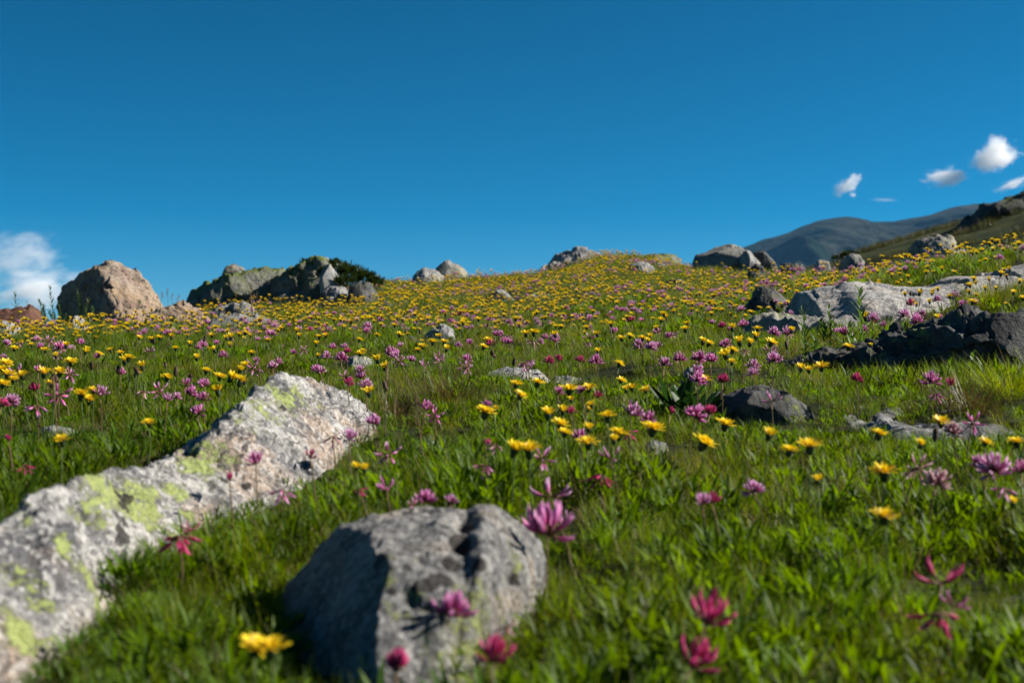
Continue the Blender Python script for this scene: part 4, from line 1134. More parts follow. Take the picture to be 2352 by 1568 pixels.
# clover one can point to: crop, x, y, form, colour, size, label
CLOVER = [
 (5, 1160, 1130, F, MG, 1.05, 'bright magenta clover standing in front of the rounded grey boulder'),
 (5, 810, 1500, B, CR, 1.25, 'crimson clover bud at the foot of the grey boulder, on the bottom edge'),
 (5, 1450, 1430, F, CR, .9, 'crimson clover low in grass, to the lower right of the grey boulder'),
 (5, 1530, 1190, D, PA, .7, 'withered pale clover beside the right flank of the grey boulder'),
 (5, 1000, 385, F, MG, .95, 'magenta clover peeping over the top of the rounded grey boulder'),
 (5, 1168, 390, F, PK, .7, 'small pink clover peeping over the notch of the grey boulder'),
 (5, 925, 400, S, PK, .7, 'open pink clover at the upper left of the grey boulder crown'),
 (5, 745, 300, S, MG, 1.0, 'wide open magenta clover between the two near boulders'),
 (5, 562, 295, D, CR, .75, 'dull drooping clover in grass beside the pale boulder end'),
 (5, 755, 65, X, PK, 1.0, 'pink clover with loose florets just right of the pale boulder end'),
 (5, 245, 95, F, CR, .85, 'crimson clover on a leaning stem against the pale boulder'),
 (5, 60, 300, D, PK, 1.25, 'sprawling pink clover drooping on the face of the pale boulder'),
 (4, 1175, 560, F, MG, 1.05, 'upright magenta clover seen against the middle of the pale boulder'),
 (4, 1055, 640, B, CR, 1.0, 'small crimson bud left of the magenta clover on the pale boulder'),
 (4, 1530, 435, D, PA, 1.1, 'faded spreading clover against the right end of the pale boulder'),
 (4, 1605, 452, F, PK, 1.0, 'pink clover beside the faded one at the pale boulder end'),
 (4, 1715, 380, F, PK, .9, 'light pink clover at the tip of the pale boulder'),
 (4, 820, 890, D, CR, 1.35, 'withered red clover hanging in a hollow of the pale boulder'),
 (4, 875, 868, S, CR, .8, 'red florets just above the withered clover on the pale boulder'),
 (1, 400, 1310, X, MG, 1.30, 'large magenta clover with drooping lower florets at the left of the meadow'),
 (1, 235, 1280, F, CR, 1.0, 'dark crimson clover left of the large magenta one'),
 (1, 245, 1380, D, PK, 1.15, 'drooping pink clover below the dark crimson one'),
 (1, 1365, 1440, F, MG, 1.0, 'purple clover close behind the left shoulder of the pale boulder'),
 (1, 1400, 1345, F, MG, 1.0, 'purple clover just above its twin behind the pale boulder'),
 (1, 1095, 1280, X, PK, 1.0, 'tall pink clover with a loose drooping skirt behind the pale boulder'),
 (1, 1155, 1350, F, PK, .8, 'short pink clover beside the tall drooping one'),
 (1, 1215, 1335, F, PK, .8, 'small pink clover right of the tall drooping one'),
 (1, 980, 1280, D, PA, .8, 'faded clover in grass left of the tall drooping one'),
 (1, 10, 1390, F, CR, .9, 'dull crimson clover cut by the left edge'),
 (4, 40, 460, B, CR, .9, 'closed red clover bud at the left edge above the pale boulder'),
 (4, 110, 565, D, CR, .8, 'withered reddish clover in dark grass above the pale boulder'),
 (2, 585, 1410, F, MG, 1.0, 'vivid magenta clover above the dark hollow by the brown tussock'),
 (2, 645, 1455, X, MG, 1.0, 'lower vivid magenta clover beside the brown tussock hollow'),
 (7, 325, 500, F, MG, .8, 'purple clover right behind a ragged yellow hawkbit'),
 (7, 875, 400, F, MG, .9, 'compact purple clover left of the widest yellow hawkbit'),
 (7, 1060, 390, F, MG, .9, 'purple clover between two wide yellow hawkbits'),
 (7, 1175, 430, F, CR, .9, 'wine red clover under the right wide yellow hawkbit'),
 (7, 970, 550, F, CR, .8, 'dark magenta clover touching a small cupped hawkbit'),
 (7, 1435, 565, F, PK, 1.35, 'large lilac clover with tall spread florets above a drooping cluster'),
 (7, 1425, 690, D, CR, 1.0, 'drooping red florets under the large lilac clover'),
 (7, 1565, 610, U_, MG, 1.2, 'large magenta clover behind the glowing yellow hawkbit'),
 (7, 1925, 575, U_, MG, 1.45, 'largest full magenta clover beside the dark glossy leaves'),
 (7, 2040, 555, F, CR, 1.0, 'dark magenta clover right of the largest full one'),
 (7, 1735, 555, B, CR, 1.0, 'round crimson bud left of the largest full magenta clover'),
 (7, 1035, 745, F, MG, 1.1, 'deep magenta clover tangled with two yellow hawkbits'),
 (7, 320, 800, B, CR, 1.1, 'round crimson clover bud on a straight stem in open grass'),
 (7, 400, 785, D, PA, .9, 'curled pale withered clover beside the round crimson bud'),
 (7, 305, 940, D, PK, 1.1, 'drooping pink clover with one raised floret below the crimson bud'),
 (7, 755, 900, X, PK, 1.15, 'pink clover with spread and hanging florets next to paired hawkbits'),
 (7, 1270, 890, S, PK, 1.0, 'lone lilac florets above a hanging dark red cluster'),
 (7, 1210, 1015, D, CR, 1.3, 'hanging dark red clover on a bent stem in open grass'),
 (7, 820, 1190, S, PK, 1.35, 'star shaped pink clover with five spread florets'),
 (7, 830, 1290, D, PK, .9, 'hanging pink florets below the star shaped clover'),
 (5, 1800, 600, F, MG, 1.45, 'tall purple clover with white tipped florets at the grey boulder right edge'),
 (5, 1885, 540, S, PK, 1.0, 'light pink florets rising behind the tall purple clover'),
 (5, 1660, 500, D, CR, .7, 'small withered red clover above the right shoulder of the grey boulder'),
 (7, 1985, 1245, F, PK, .9, 'small pink clover head low in open grass beside its twin'),
 (7, 2055, 1240, F, CR, .8, 'small red clover head right beside its pink twin'),
 (6, 360, 590, U_, PK, 1.0, 'round pink clover standing alone in open grass'),
 (6, 1320, 1060, S, CR, 1.45, 'open crimson clover with pale tips at the lower right'),
 (6, 1310, 1210, D, CR, 1.4, 'dark drooping clover under the open crimson one'),
 (6, 1385, 1170, S, MG, .7, 'single floret sticking out beside the dark drooping clover'),
 (6, 115, 1270, F, CR, 1.15, 'crimson clover in open grass near the bottom of the meadow'),
 (6, 45, 1490, F, CR, 1.25, 'crimson clover cut by the bottom edge'),
 (6, 455, 130, S, PK, 1.1, 'pink clover in front of the low dark flat topped rock'),
 (6, 885, 22, U_, CR, .9, 'crimson clover below the long dark ledge'),
 (6, 1265, 35, U_, MG, 1.55, 'large shaggy magenta clover on a tall stem above the stone slab'),
 (6, 1290, 90, D, MG, 1.0, 'hanging florets under the large shaggy magenta clover'),
 (6, 1365, 50, F, CR, .95, 'crimson clover right of the large shaggy magenta one'),
 (6, 1480, 245, X, MG, 1.2, 'lilac clover on the edge of the low stone slab'),
 (6, 1375, 290, U_, PA, 1.2, 'faded pinkish clover in front of the low stone slab'),
 (6, 1195, 475, X, PA, 1.2, 'pale lilac loose clover in shaded grass under the stone slab'),
 (6, 1295, 550, U_, PA, 1.3, 'pale pink full clover leaning in grass under the stone slab'),
 (6, 1590, 490, U_, PK, 1.5, 'big lilac clover cluster near the right edge of the meadow'),
 (6, 1520, 470, F, MG, 1.0, 'magenta clover left of the big lilac cluster'),
 (6, 1640, 570, D, PK, 1.1, 'pink florets hanging under the big lilac cluster'),
 (6, 1730, 495, F, MG, 1.1, 'magenta clover cut by the right edge'),
 (7, 1805, 140, U_, MG, 1.35, 'big magenta clover in the bunch above the small pale stone'),
 (7, 1950, 140, U_, MG, 1.35, 'big magenta clover in the middle of the bunch'),
 (7, 2040, 155, F, MG, 1.2, 'magenta clover at the right end of the bunch'),
 (7, 1935, 240, F, PK, 1.1, 'lilac clover over the one above the pale stone'),
 (7, 1945, 305, U_, MG, 1.2, 'magenta clover right by the small pale stone'),
 (7, 2135, 312, F, CR, 1.0, 'wine red clover right of the small pale stone'),
 (7, 1590, 50, U_, PK, 1.2, 'wide pale pink clover cluster in the middle of the meadow'),
 (7, 805, 155, U_, CR, 1.25, 'broad crimson clover behind the thin flat stone'),
 (7, 875, 145, F, CR, 1.0, 'crimson clover touching the broad one behind the flat stone'),
 (7, 1040, 155, F, CR, 1.0, 'crimson clover at the right of the row behind the flat stone'),
 (7, 1165, 160, U_, MG, 1.3, 'tall shaggy lilac clover right of the flat stone row'),
 (7, 650, 215, S, PK, 1.25, 'spread pink clover lying over the thin flat pale stone'),
 (7, 610, 160, D, PK, 1.1, 'hanging pale pink clover just behind the thin flat stone'),
 (7, 665, 140, D, PK, 1.0, 'second hanging pink clover behind the thin flat stone'),
 (7, 170, 150, X, PA, 1.0, 'faded clover on a tall stem left of the thin flat stone'),
 (3, 630, 1310, U_, PK, 1.2, 'bright pink clover left of the long dark ledge'),
 (3, 600, 1240, S, PA, .9, 'pale open clover above the bright pink one by the ledge'),
 (3, 1650, 985, U_, PK, 1.0, 'pink clover in front of the bright pale slab'),
 (3, 1845, 885, F, MG, 1.0, 'magenta clover against the wrinkled face of the bright slab'),
]
# yellow hawkbits one can point to: crop, x, y, openness (None any, 0-4 open, 5-7 half), size, label
YELLOW = [
 (4, 1172, 1408, 1, 1.0, 'big yellow hawkbit at the bottom edge, left one of a touching pair'),
 (4, 1248, 1412, 2, 1.0, 'big yellow hawkbit at the bottom edge, right one of a touching pair'),
 (5, 548, 155, 5, .55, 'small yellow bloom left of its twin in grass between the near boulders'),
 (5, 600, 168, 6, .6, 'small yellow bloom right of its twin in grass between the near boulders'),
 (4, 285, 455, 3, .95, 'yellow hawkbit in dark grass above the left end of the pale boulder'),
 (4, 685, 375, 0, .85, 'yellow hawkbit alone in the grass above the pale boulder ridge'),
 (1, 560, 1310, 4, 1.15, 'yellow hawkbit of a close pair beside the large magenta clover, higher one'),
 (1, 615, 1345, 2, 1.1, 'yellow hawkbit of a close pair beside the large magenta clover, lower one'),
 (1, 640, 1280, 3, .85, 'flat yellow hawkbit just behind the close pair'),
 (1, 1500, 1285, 5, .95, 'half closed yellow hawkbit behind the shoulder of the pale boulder'),
 (7, 320, 545, 1, 1.2, 'ragged yellow hawkbit with hanging petals in front of a purple clover'),
 (7, 395, 520, 7, .55, 'small yellow bud right of the ragged hawkbit'),
 (7, 555, 332, 0, .9, 'yellow hawkbit seen from the side in front of the thin flat stone'),
 (7, 585, 415, 2, .9, 'yellow hawkbit below the one in front of the thin flat stone'),
 (7, 720, 318, 4, 1.0, 'full yellow hawkbit at the edge of the thin flat stone'),
 (7, 962, 372, 0, 1.3, 'widest flat yellow hawkbit in the middle of the meadow'),
 (7, 1112, 360, 1, 1.1, 'wide flat yellow hawkbit right of the widest one'),
 (7, 975, 450, 6, .65, 'small hanging yellow bloom under the widest hawkbit'),
 (7, 1130, 485, 3, .7, 'small yellow hawkbit below the wine red clover'),
 (7, 1358, 300, 2, .85, 'yellow hawkbit leaning right in mid meadow grass'),
 (7, 1395, 372, 5, .8, 'cupped yellow hawkbit at the left of a tight trio'),
 (7, 1440, 355, 4, .8, 'yellow hawkbit in the middle of a tight trio'),
 (7, 1545, 372, 3, .85, 'yellow hawkbit right of the tight trio and a purple clover'),
 (7, 800, 560, 5, 1.0, 'cupped yellow hawkbit with one petal stretched out'),
 (7, 912, 535, 6, .85, 'small cupped yellow hawkbit beside a dark magenta clover'),
 (7, 1108, 525, 7, .5, 'tiny yellow bud in the middle of the hawkbits'),
 (7, 1255, 575, 4, 1.15, 'round bright hawkbit left of the large lilac clover'),
 (7, 895, 638, 0, 1.15, 'bright hawkbit over the deep magenta clover'),
 (7, 925, 702, 2, .8, 'lower hawkbit left of the deep magenta clover'),
 (7, 1110, 668, 7, .7, 'round half open hawkbit standing alone in the cluster'),
 (7, 1105, 780, 1, 1.1, 'ragged hawkbit lying right of the deep magenta clover'),
 (7, 1342, 710, 3, .95, 'hawkbit left of the drooping red florets'),
 (7, 1303, 758, 6, .75, 'dull half closed hawkbit under its brighter neighbour'),
 (7, 1600, 672, 4, 1.3, 'glowing yellow hawkbit in front of the large magenta clover'),
 (7, 1990, 782, 0, 1.35, 'broad yellow hawkbit alone in the grass below the dark flat rock'),
 (7, 2155, 640, 2, 1.15, 'tilted yellow hawkbit showing its dark cup by the dark flat rock'),
 (7, 540, 832, 5, .95, 'yellow hawkbit at the left of a low pair in open grass'),
 (7, 655, 836, 1, 1.25, 'wide yellow hawkbit at the right of a low pair in open grass'),
 (7, 2160, 112, 6, 1.1, 'cupped hawkbit standing above the dark flat topped rock'),
 (7, 2208, 160, 3, .8, 'small hawkbit under the cupped one near the dark flat rock'),
 (7, 2212, 70, 4, .85, 'hawkbit behind the cupped one near the dark flat rock'),
 (7, 2005, 292, 2, .9, 'hawkbit beside the magenta clover at the small pale stone'),
 (7, 1180, 78, 5, .9, 'half closed hawkbit above the tall shaggy lilac clover'),
 (7, 1345, 175, 3, 1.0, 'single hawkbit in grass right of the shaggy lilac clover'),
 (6, 440, 305, 6, .8, 'small tilted hawkbit in front of the low dark flat rock'),
 (6, 545, 385, 1, 1.05, 'hawkbit of a pair in open grass, lower left one'),
 (6, 648, 362, 0, 1.1, 'hawkbit of a pair in open grass, upper right one'),
 (6, 690, 535, 5, .6, 'small pale yellow bloom low in the grass below the pair'),
 (6, 1003, 302, 2, .95, 'hawkbit left of the low stone slab'),
 (6, 1320, 238, 3, .95, 'hawkbit on the top edge of the low stone slab'),
 (6, 1215, 355, 6, .75, 'small hawkbit in shade in front of the stone slab'),
 (6, 1545, 342, 4, .85, 'hawkbit in front of the right part of the stone slab'),
 (6, 1705, 342, 0, .95, 'hawkbit at the right edge under the stone slab'),
 (6, 1030, 497, 4, 1.25, 'round hawkbit on a thick dark stalk in open grass'),
 (6, 1030, 722, 3, 1.2, 'flat topped hawkbit directly below the round one'),
 (6, 1685, 650, 7, .6, 'yellow bud at the right edge of the grass'),
 (3, 815, 1362, 5, .95, 'cupped hawkbit at the left of three before the dark ledge'),
 (3, 870, 1372, 1, 1.0, 'flat hawkbit in the middle of three before the dark ledge'),
 (3, 955, 1352, 4, 1.2, 'ragged hawkbit at the right of three before the dark ledge'),
 (3, 1140, 1215, 2, 1.1, 'hawkbit on a long stem over the edge of the dark ledge'),
 (3, 1298, 1205, 7, .6, 'yellow bud on a long stem over the dark ledge'),
 (3, 612, 1185, 0, 1.15, 'large hawkbit in grass left of the leafy plant'),
 (3, 345, 1240, 4, .95, 'hawkbit above a cupped one by the bright pink clover'),
 (3, 298, 1275, 5, 1.2, 'large cupped hawkbit left of the bright pink clover'),
 (3, 340, 1320, 6, .8, 'lower hawkbit between the cupped one and the pink clover'),
]
# further heads read off the photo, not singled out
Y_MORE = {
 1: [(1140,820),(1350,880),(960,915),(1100,915),(455,970),(310,1000),(100,990),(490,1085),(590,1015),(385,1040),(830,1020),(885,1055),(860,1080),(980,1115),(1210,990),(1355,1055),(1475,1000),(1735,1020),(1690,1110),(1655,1140),(1420,1145),(1150,1190),(1515,1185),(1590,1195),(1655,1220),(410,1155),(305,1165),(355,1235),(90,1205),(55,1170),(150,1175),(20,1135),(40,1095),(20,1235),(1945,720),(2090,765),(2060,905),(2180,960),(2200,910),(2120,850),(2220,880),(2245,900),(1640,875),(1690,880),(1590,910),(1770,880),(1505,890),(2040,845),(940,1165),(1310,960),(1060,890),(760,1000),(685,1030),(600,1000)],
 2: [(80,865),(125,930),(250,1070),(130,1025),(300,1120),(190,1295),(630,945),(675,905),(710,945),(725,995),(560,975),(530,1000),(980,980),(1010,930),(1085,850),(370,830),(360,890),(500,850),(830,820),(850,850),(940,800),(1000,750),(930,740),(820,735),(1210,820),(1190,790),(1290,850),(1320,860),(1395,790),(1435,820),(1500,830),(1510,840),(1340,740),(1250,745),(1180,745),(1460,770),(1490,775),(1720,720),(1850,880),(1890,820),(1930,920),(1990,905),(2075,920),(1670,890),(1515,895),(1700,855),(2200,800),(2260,750),(2210,770),(840,775),(470,770),(390,780),(660,770),(620,735),(320,800),(200,790),(100,810),(90,840)],
 3: [(725,1100),(440,1115),(525,1095),(505,1145),(465,1190),(180,1190),(140,1180),(1000,1120),(1600,1060),(1330,1000),(1780,1010),(1970,1010),(2250,940),(2320,885),(2020,885),(1975,910),(2005,935),(1590,910),(1570,845),(1610,820),(1690,795),(1715,845),(1785,800),(1895,780),(1975,790),(1985,755),(2135,715),(2040,820),(2130,830),(2310,670),(615,855),(535,885),(460,980),(670,960),(405,960),(365,935),(195,955),(45,1055),(95,1035),(205,985),(760,885),(1030,810),(940,800),(1120,800),(1350,770),(1460,775),(1490,765),(2300,890)],
}
C_MORE = {
 1: [(120,1155),(480,1170),(830,1165),(265,1150),(390,1030),(1030,1010),(670,1055),(1880,1125),(1910,1090),(1770,1080),(2020,1025),(2090,1000),(2175,1140),(2210,1160),(2250,1045),(2290,990),(1365,990),(1490,960),(920,905),(75,1360),(350,940),(260,930),(1410,1250),(1310,1300),(1280,1250),(690,1310),(45,965),(130,945),(20,1060),(1700,815),(1780,815),(1840,820),(1850,895),(1260,835),(1180,880),(1090,850),(600,870),(1840,890),(1990,855)],
 2: [(410,975),(665,1045),(680,1080),(365,1050),(400,1075),(480,1075),(570,1110),(860,1075),(860,1120),(125,1150),(130,1195),(35,1190),(45,1240),(170,1245),(20,980),(40,1020),(215,1510),(1105,905),(1160,900),(1030,965),(805,970),(880,955),(1390,920),(1370,950),(1470,945),(1250,915),(1690,850),(1695,920),(2215,885),(2300,875),(2260,920),(2140,985),(1150,955),(755,815),(180,850),(170,885),(435,870),(1235,850),(1220,700),(1520,710),(1060,910),(1870,800),(1910,880),(2010,815),(2180,980)],
 3: [(300,1200),(430,1230),(110,1295),(190,1310),(90,1400),(480,1400),(1050,1050),(1360,1075),(1110,1140),(1150,1130),(1245,1100),(605,1135),(480,1020),(410,1060),(1790,890),(2240,1000),(890,920),(405,900),(40,855),(245,870),(275,1455),(1320,705),(1440,700),(1135,755),(785,755),(995,850),(2190,615),(1570,640),(1655,630)],
}

def where_yellow(px, py):
    if py < 706 and px > 1640: return 'yellow hawkbit in the crowd on the bank above the bright pale slab', 'yellow hawkbits on the bank above the pale slab'
    if px > 1640 and py < 775: return 'yellow hawkbit around the pale slab and the dark rocks beside it', 'yellow hawkbits round the pale slab'
    if px > 1640: return 'yellow hawkbit in the grass beside the dark ledge and leafy plants', 'yellow hawkbits beside the dark ledge'
    if px < 620 and py < 775: return 'yellow hawkbit in the crowd below the tan boulder and its small stones', 'yellow hawkbits below the tan boulder'
    if px < 620: return 'yellow hawkbit in the open grass behind the left part of the pale boulder', 'yellow hawkbits behind the pale boulder'
    if py < 712: return 'yellow hawkbit in the dense yellow carpet below the middle skyline', 'yellow hawkbits under the middle skyline'
    if py < 775: return 'yellow hawkbit in the drift behind the craggy grey stone in the meadow middle', 'yellow hawkbits behind the craggy stone'
    return 'yellow hawkbit among clover between the craggy grey stone and the flat stone', 'yellow hawkbits before the craggy stone'
def where_clover(px, py):
    if py < 720 and px > 1640: return 'small pink clover among the hawkbits above the bright pale slab', 'pink clover above the pale slab'
    if px > 1640: return 'small pink clover among the dark rocks and leafy plants', 'pink clover among the dark rocks'
    if px < 620 and py < 775: return 'small pink clover in the slope below the tan boulder', 'pink clover below the tan boulder'
    if px < 620: return 'small pink clover in the open grass behind the left part of the pale boulder', 'pink clover behind the pale boulder'
    if py < 730: return 'small pink clover in the yellow slope below the middle skyline', 'pink clover under the middle skyline'
    return 'small pink clover in the grass around the craggy grey stone and flat stone', 'pink clover round the craggy stone'

heads = []
n_y = n_c = 0
for (c, x, y, mode, tone, size, label) in CLOVER:
    px, py = cp(c, x, y)
    if detailed('clover', px, py, label, 'pink clover in the meadow', mode, tone, size): n_c += 1
for (c, x, y, mode, size, label) in YELLOW:
    px, py = cp(c, x, y)
    if detailed('yellow', px, py, label, 'yellow hawkbits in the meadow', mode, None, size): n_y += 1
for c, L in Y_MORE.items():
    for (x, y) in L:
        px, py = cp(c, x, y); lb, gp = where_yellow(px, py)
        if py > 770: o = detailed('yellow', px, py, lb, gp, None, None, 1.0)
        else: o = small('yellow', px, py, lb, gp)
        if o: n_y += 1
TN = [(F, MG), (F, PK), (U_, MG), (U_, PK), (X, PK), (F, CR), (S, PK), (D, PA)]
for c, L in C_MORE.items():
    for (x, y) in L:
        px, py = cp(c, x, y); lb, gp = where_clover(px, py)
        mode, tone = TN[int(r_f.choice(8, p=[.24, .22, .14, .14, .1, .06, .06, .04]))]
        if py > 785: o = detailed('clover', px, py, lb, gp, mode, tone, 1.0)
        else: o = small('clover', px, py, lb, gp, mode, tone)
        if o: n_c += 1
def scatter_heads(kind, need, ylo, yhi, seed, dens_fn):
    r = np.random.default_rng(seed); out_ = []
    tries = 0
    while len(out_) < need and tries < 60000:
        tries += 1
        y = math.sqrt(r.uniform(ylo ** 2, yhi ** 2)); x = r.uniform(-.375, .375) * y
        u = x / y
        if y > float(np.interp(u, _ug, _yc_t)) + .6: continue
        if r.uniform() > dens_fn(x, y, u): continue
        z = float(terrain(x, y))
        if on_rock(x, y, z): continue
        if blocked(x, y, z + .1): continue
        out_.append((x, y, z))
    return out_
def dens_y(x, y, u):
    n = float(noise2(np.array([x]), np.array([y]), .55, 3, 61)[0])
    far = float(sstep(5, 10, y))
    return np.clip(.16 + .84 * far + (1.1 - .35 * far) * n + .25 * (u > .2) * far, 0, 1)
def dens_c(x, y, u):
    n = float(noise2(np.array([x]), np.array([y]), .7, 3, 71)[0])
    return np.clip(.35 + 1.2 * n, 0, 1)
def to_pix(x, y, z): return x / y / K + 1176, 784 - z / y / K
for (x, y, z) in scatter_heads('yellow', 300 - n_y, 4.6, 9.5, 81, dens_y):
    lb, gp = where_yellow(*to_pix(x, y, z + .1)); small_at('yellow', x, y, lb, gp, None, None, r_f.uniform(.07, .13))
for (x, y, z) in scatter_heads('clover', 290 - n_c, 3.4, 9.0, 82, dens_c):
    lb, gp = where_clover(*to_pix(x, y, z + .07)); mode, tone = TN[int(r_f.choice(8, p=[.24, .24, .12, .12, .1, .08, .06, .04]))]
    small_at('clover', x, y, lb, gp, mode, tone, r_f.uniform(.05, .085))
def far_heads(name, label, meshes, n, ylo, yhi, seed, dens_fn, s0, s1):
    P_ = scatter_heads('', n, ylo, yhi, seed, dens_fn)
    r = np.random.default_rng(seed); n = len(P_)
    rot = np.stack([r.normal(size=n) * .13, .1 + r.normal(size=n) * .13, r.uniform(0, 6.28, n)], 1)
    scatter_object(name, meshes, np.array(P_) - np.array([0, 0, .005]), rot, r.uniform(s0, s1, n), r.integers(0, len(meshes), n), label)
def dens_far(x, y, u):
    n = float(noise2(np.array([x]), np.array([y]), .35, 3, 63)[0])
    return np.clip(.12 + .62 * float(sstep(6, 13, y)) + 1.7 * n, 0.03, 1)
far_heads('distant_hawkbits', 'countless small yellow hawkbits colouring the upper slope', Y_small, 3500, 5.6, 26, 91, dens_far, .8, 1.15)
far_heads('distant_clover', 'countless small pink clover heads on the upper slope', [m[2] for k in ((F, PK), (F, MG), (U_, PK)) for m in CL[k]], 800, 8.0, 24, 92, dens_c, .8, 1.1)

# ------------------------------------------------------------------ taller plants
G_HERB = leaf_material('willowherb leaf', ((.055, .115, .020), (.085, .150, .030), (.07, .13, .025)), trans=.4, rough=.5)
G_JUN = leaf_material('juniper needles', ((.020, .045, .010), (.050, .080, .016), (.035, .060, .014)), trans=.25, rough=.5)
M_twig = plain_material('twig', (.085, .06, .04), .8, 60)
def leafy_stalk(px, py_foot, py_top, d, label, nleaf=24, leaf=.05, wl=.009, name='leafy_plant', group=None, branches=0, mat=None, seed=1):
    r = np.random.default_rng(seed)
    x = (px - 1176) * K * d
    g = float(terrain(x, d))
    H = (784 - py_top) * K * d - g
    root = empty(name, (x, d, g - .01)); tag(root, label, 'plant', group)
    sm, lm = MB(), MB()
    t = np.linspace(0, 1, 8)
    stems = [(0, 0, H, 0.0)] + [(r.uniform(-.4, .4) * H * .4, r.uniform(-.3, .3) * H * .4, H * r.uniform(.5, .8), r.normal() * .25) for _ in range(branches)]
    for (ox, oy, h, ln) in stems:
        path = np.stack([ox + ln * h * t ** 2 + .03 * h * np.sin(t * 4 + ox * 30), oy + .02 * h * np.sin(t * 5), h * t], 1)
        sm.tube(path, .0026 * (1.1 - .75 * t) * (leaf / .05) ** .5, 6, 0)
        for k in range(nleaf):
            q = .10 + .90 * (k + .5) / nleaf
            p0 = np.array([np.interp(q, t, path[:, i]) for i in range(3)])
            az = k * 2.4 + r.normal() * .3
            L = leaf * (1.0 - .55 * q ** 3) * (.55 + .45 * min(1, q * 4)) * r.uniform(.8, 1.15)
            blade(lm, p0, az, r.uniform(.45, .95) * (1 - .45 * q), r.uniform(.2, .9), L, wl * r.uniform(.8, 1.2) * (1 - .3 * q), 0, r.uniform(), 'lance', 6, cup=True)
    sm.obj('stem', [mat and M_stem or M_stem], root); lm.obj('foliage', [mat or G_HERB], root)
    return root
leafy_stalk(36, 718, 668, 11.3, 'lowest leafy green stalk, far left above the rust red mound', 22, .062, .011, 'willowherb', 'leafy stalks beside the tan boulder', 1, seed=1)
leafy_stalk(63, 718, 690, 11.2, 'small leafy sprig right of the stalk above the rust red mound', 14, .055, .010, 'willowherb', 'leafy stalks beside the tan boulder', 1, seed=2)
leafy_stalk(117, 722, 654, 11.0, 'tallest leafy stalk rising against the cloud left of the tan boulder', 30, .062, .011, 'willowherb', 'leafy stalks beside the tan boulder', 2, seed=3)
leafy_stalk(181, 724, 662, 10.6, 'leafy stalk in front of the black side of the tan boulder', 26, .058, .010, 'willowherb', 'leafy stalks beside the tan boulder', 2, seed=4)
leafy_stalk(138, 724, 690, 10.8, 'bushy leafy sprig at the left foot of the tan boulder', 20, .06, .011, 'willowherb', 'leafy stalks beside the tan boulder', 4, seed=5)
leafy_stalk(214, 734, 700, 10.3, 'low leafy sprig below the black side of the tan boulder', 16, .05, .010, 'willowherb', 'leafy stalks beside the tan boulder', 4, seed=6)
leafy_stalk(322, 716, 690, 10.9, 'leafy sprig at the right foot of the tan boulder', 16, .06, .011, 'willowherb', 'leafy stalks beside the tan boulder', 4, seed=7)
leafy_stalk(1976, 792, 656, 4.35, 'tall leafy plant with a budding top in front of the narrow grey slab', 26, .062, .012, 'leafy_plant', None, 1, seed=8)
leafy_stalk(1846, 790, 704, 4.4, 'slender leafy plant left of the tall budding one', 20, .045, .009, 'leafy_plant', None, 1, seed=9)
leafy_stalk(2076, 775, 728, 4.3, 'short bright leafy plant on the right end of the narrow grey slab', 14, .034, .014, 'leafy_plant', None, 2, seed=10)
leafy_stalk(1905, 760, 700, 4.9, 'small leafy plant behind the narrow grey slab', 16, .04, .012, 'leafy_plant', None, 3, seed=11)
leafy_stalk(2235, 822, 800, 3.75, 'small bright sprig growing on the dark wedge shaped boulder', 9, .026, .012, 'leafy_plant', None, 1, seed=12)

def rosette(px, py, label, n, L, W, mat, name, lean=(.3, 1.0), seed=1, up=.0):
    r = np.random.default_rng(seed)
    x, d, g = ground_at(px, py, .01)
    root = empty(name, (x, d, g - .01)); tag(root, label, 'plant')
    lm = MB()
    for k in range(n):
        blade(lm, (r.normal() * .018, r.normal() * .018, 0), k * 2.4 + r.normal() * .3, r.uniform(*lean), r.uniform(.1, .7), L * r.uniform(.7, 1.15), W * r.uniform(.75, 1.2), 0, r.uniform(), 'oval', 7, cup=True)
    lm.obj('foliage', [mat], root)
    sm = MB(); sm.tube([[0, 0, -.01], [0, 0, .012], [.001, 0, .02]], [.006, .005, .002], 6); sm.obj('stem', [M_stem], root)
rosette(1560, 940, 'dark glossy leaved plant left of the low dark flat rock', 13, .10, .034, G_DARKLEAF, 'broad_leaf_plant', (.1, .9), 3)
rosette(1612, 955, 'second dark glossy plant touching the low dark flat rock', 9, .085, .030, G_DARKLEAF, 'broad_leaf_plant', (.1, .8), 4)
rosette(1972, 812, 'broad upright leaves at the foot of the tall budding plant', 8, .11, .024, G_HERB, 'broad_leaf_plant', (.05, .9), 5)
rosette(1900, 800, 'spreading pale leaves between the slender and tall leafy plants', 8, .09, .022, G_HERB, 'broad_leaf_plant', (.4, 1.2), 6)
rosette(2045, 770, 'cluster of round bright leaves under the narrow grey slab', 14, .045, .024, G_HERB, 'broad_leaf_plant', (.3, 1.1), 7)
rosette(1960, 728, 'round leaves along the left foot of the bright pale slab', 12, .05, .026, G_HERB, 'broad_leaf_plant', (.3, 1.1), 8)

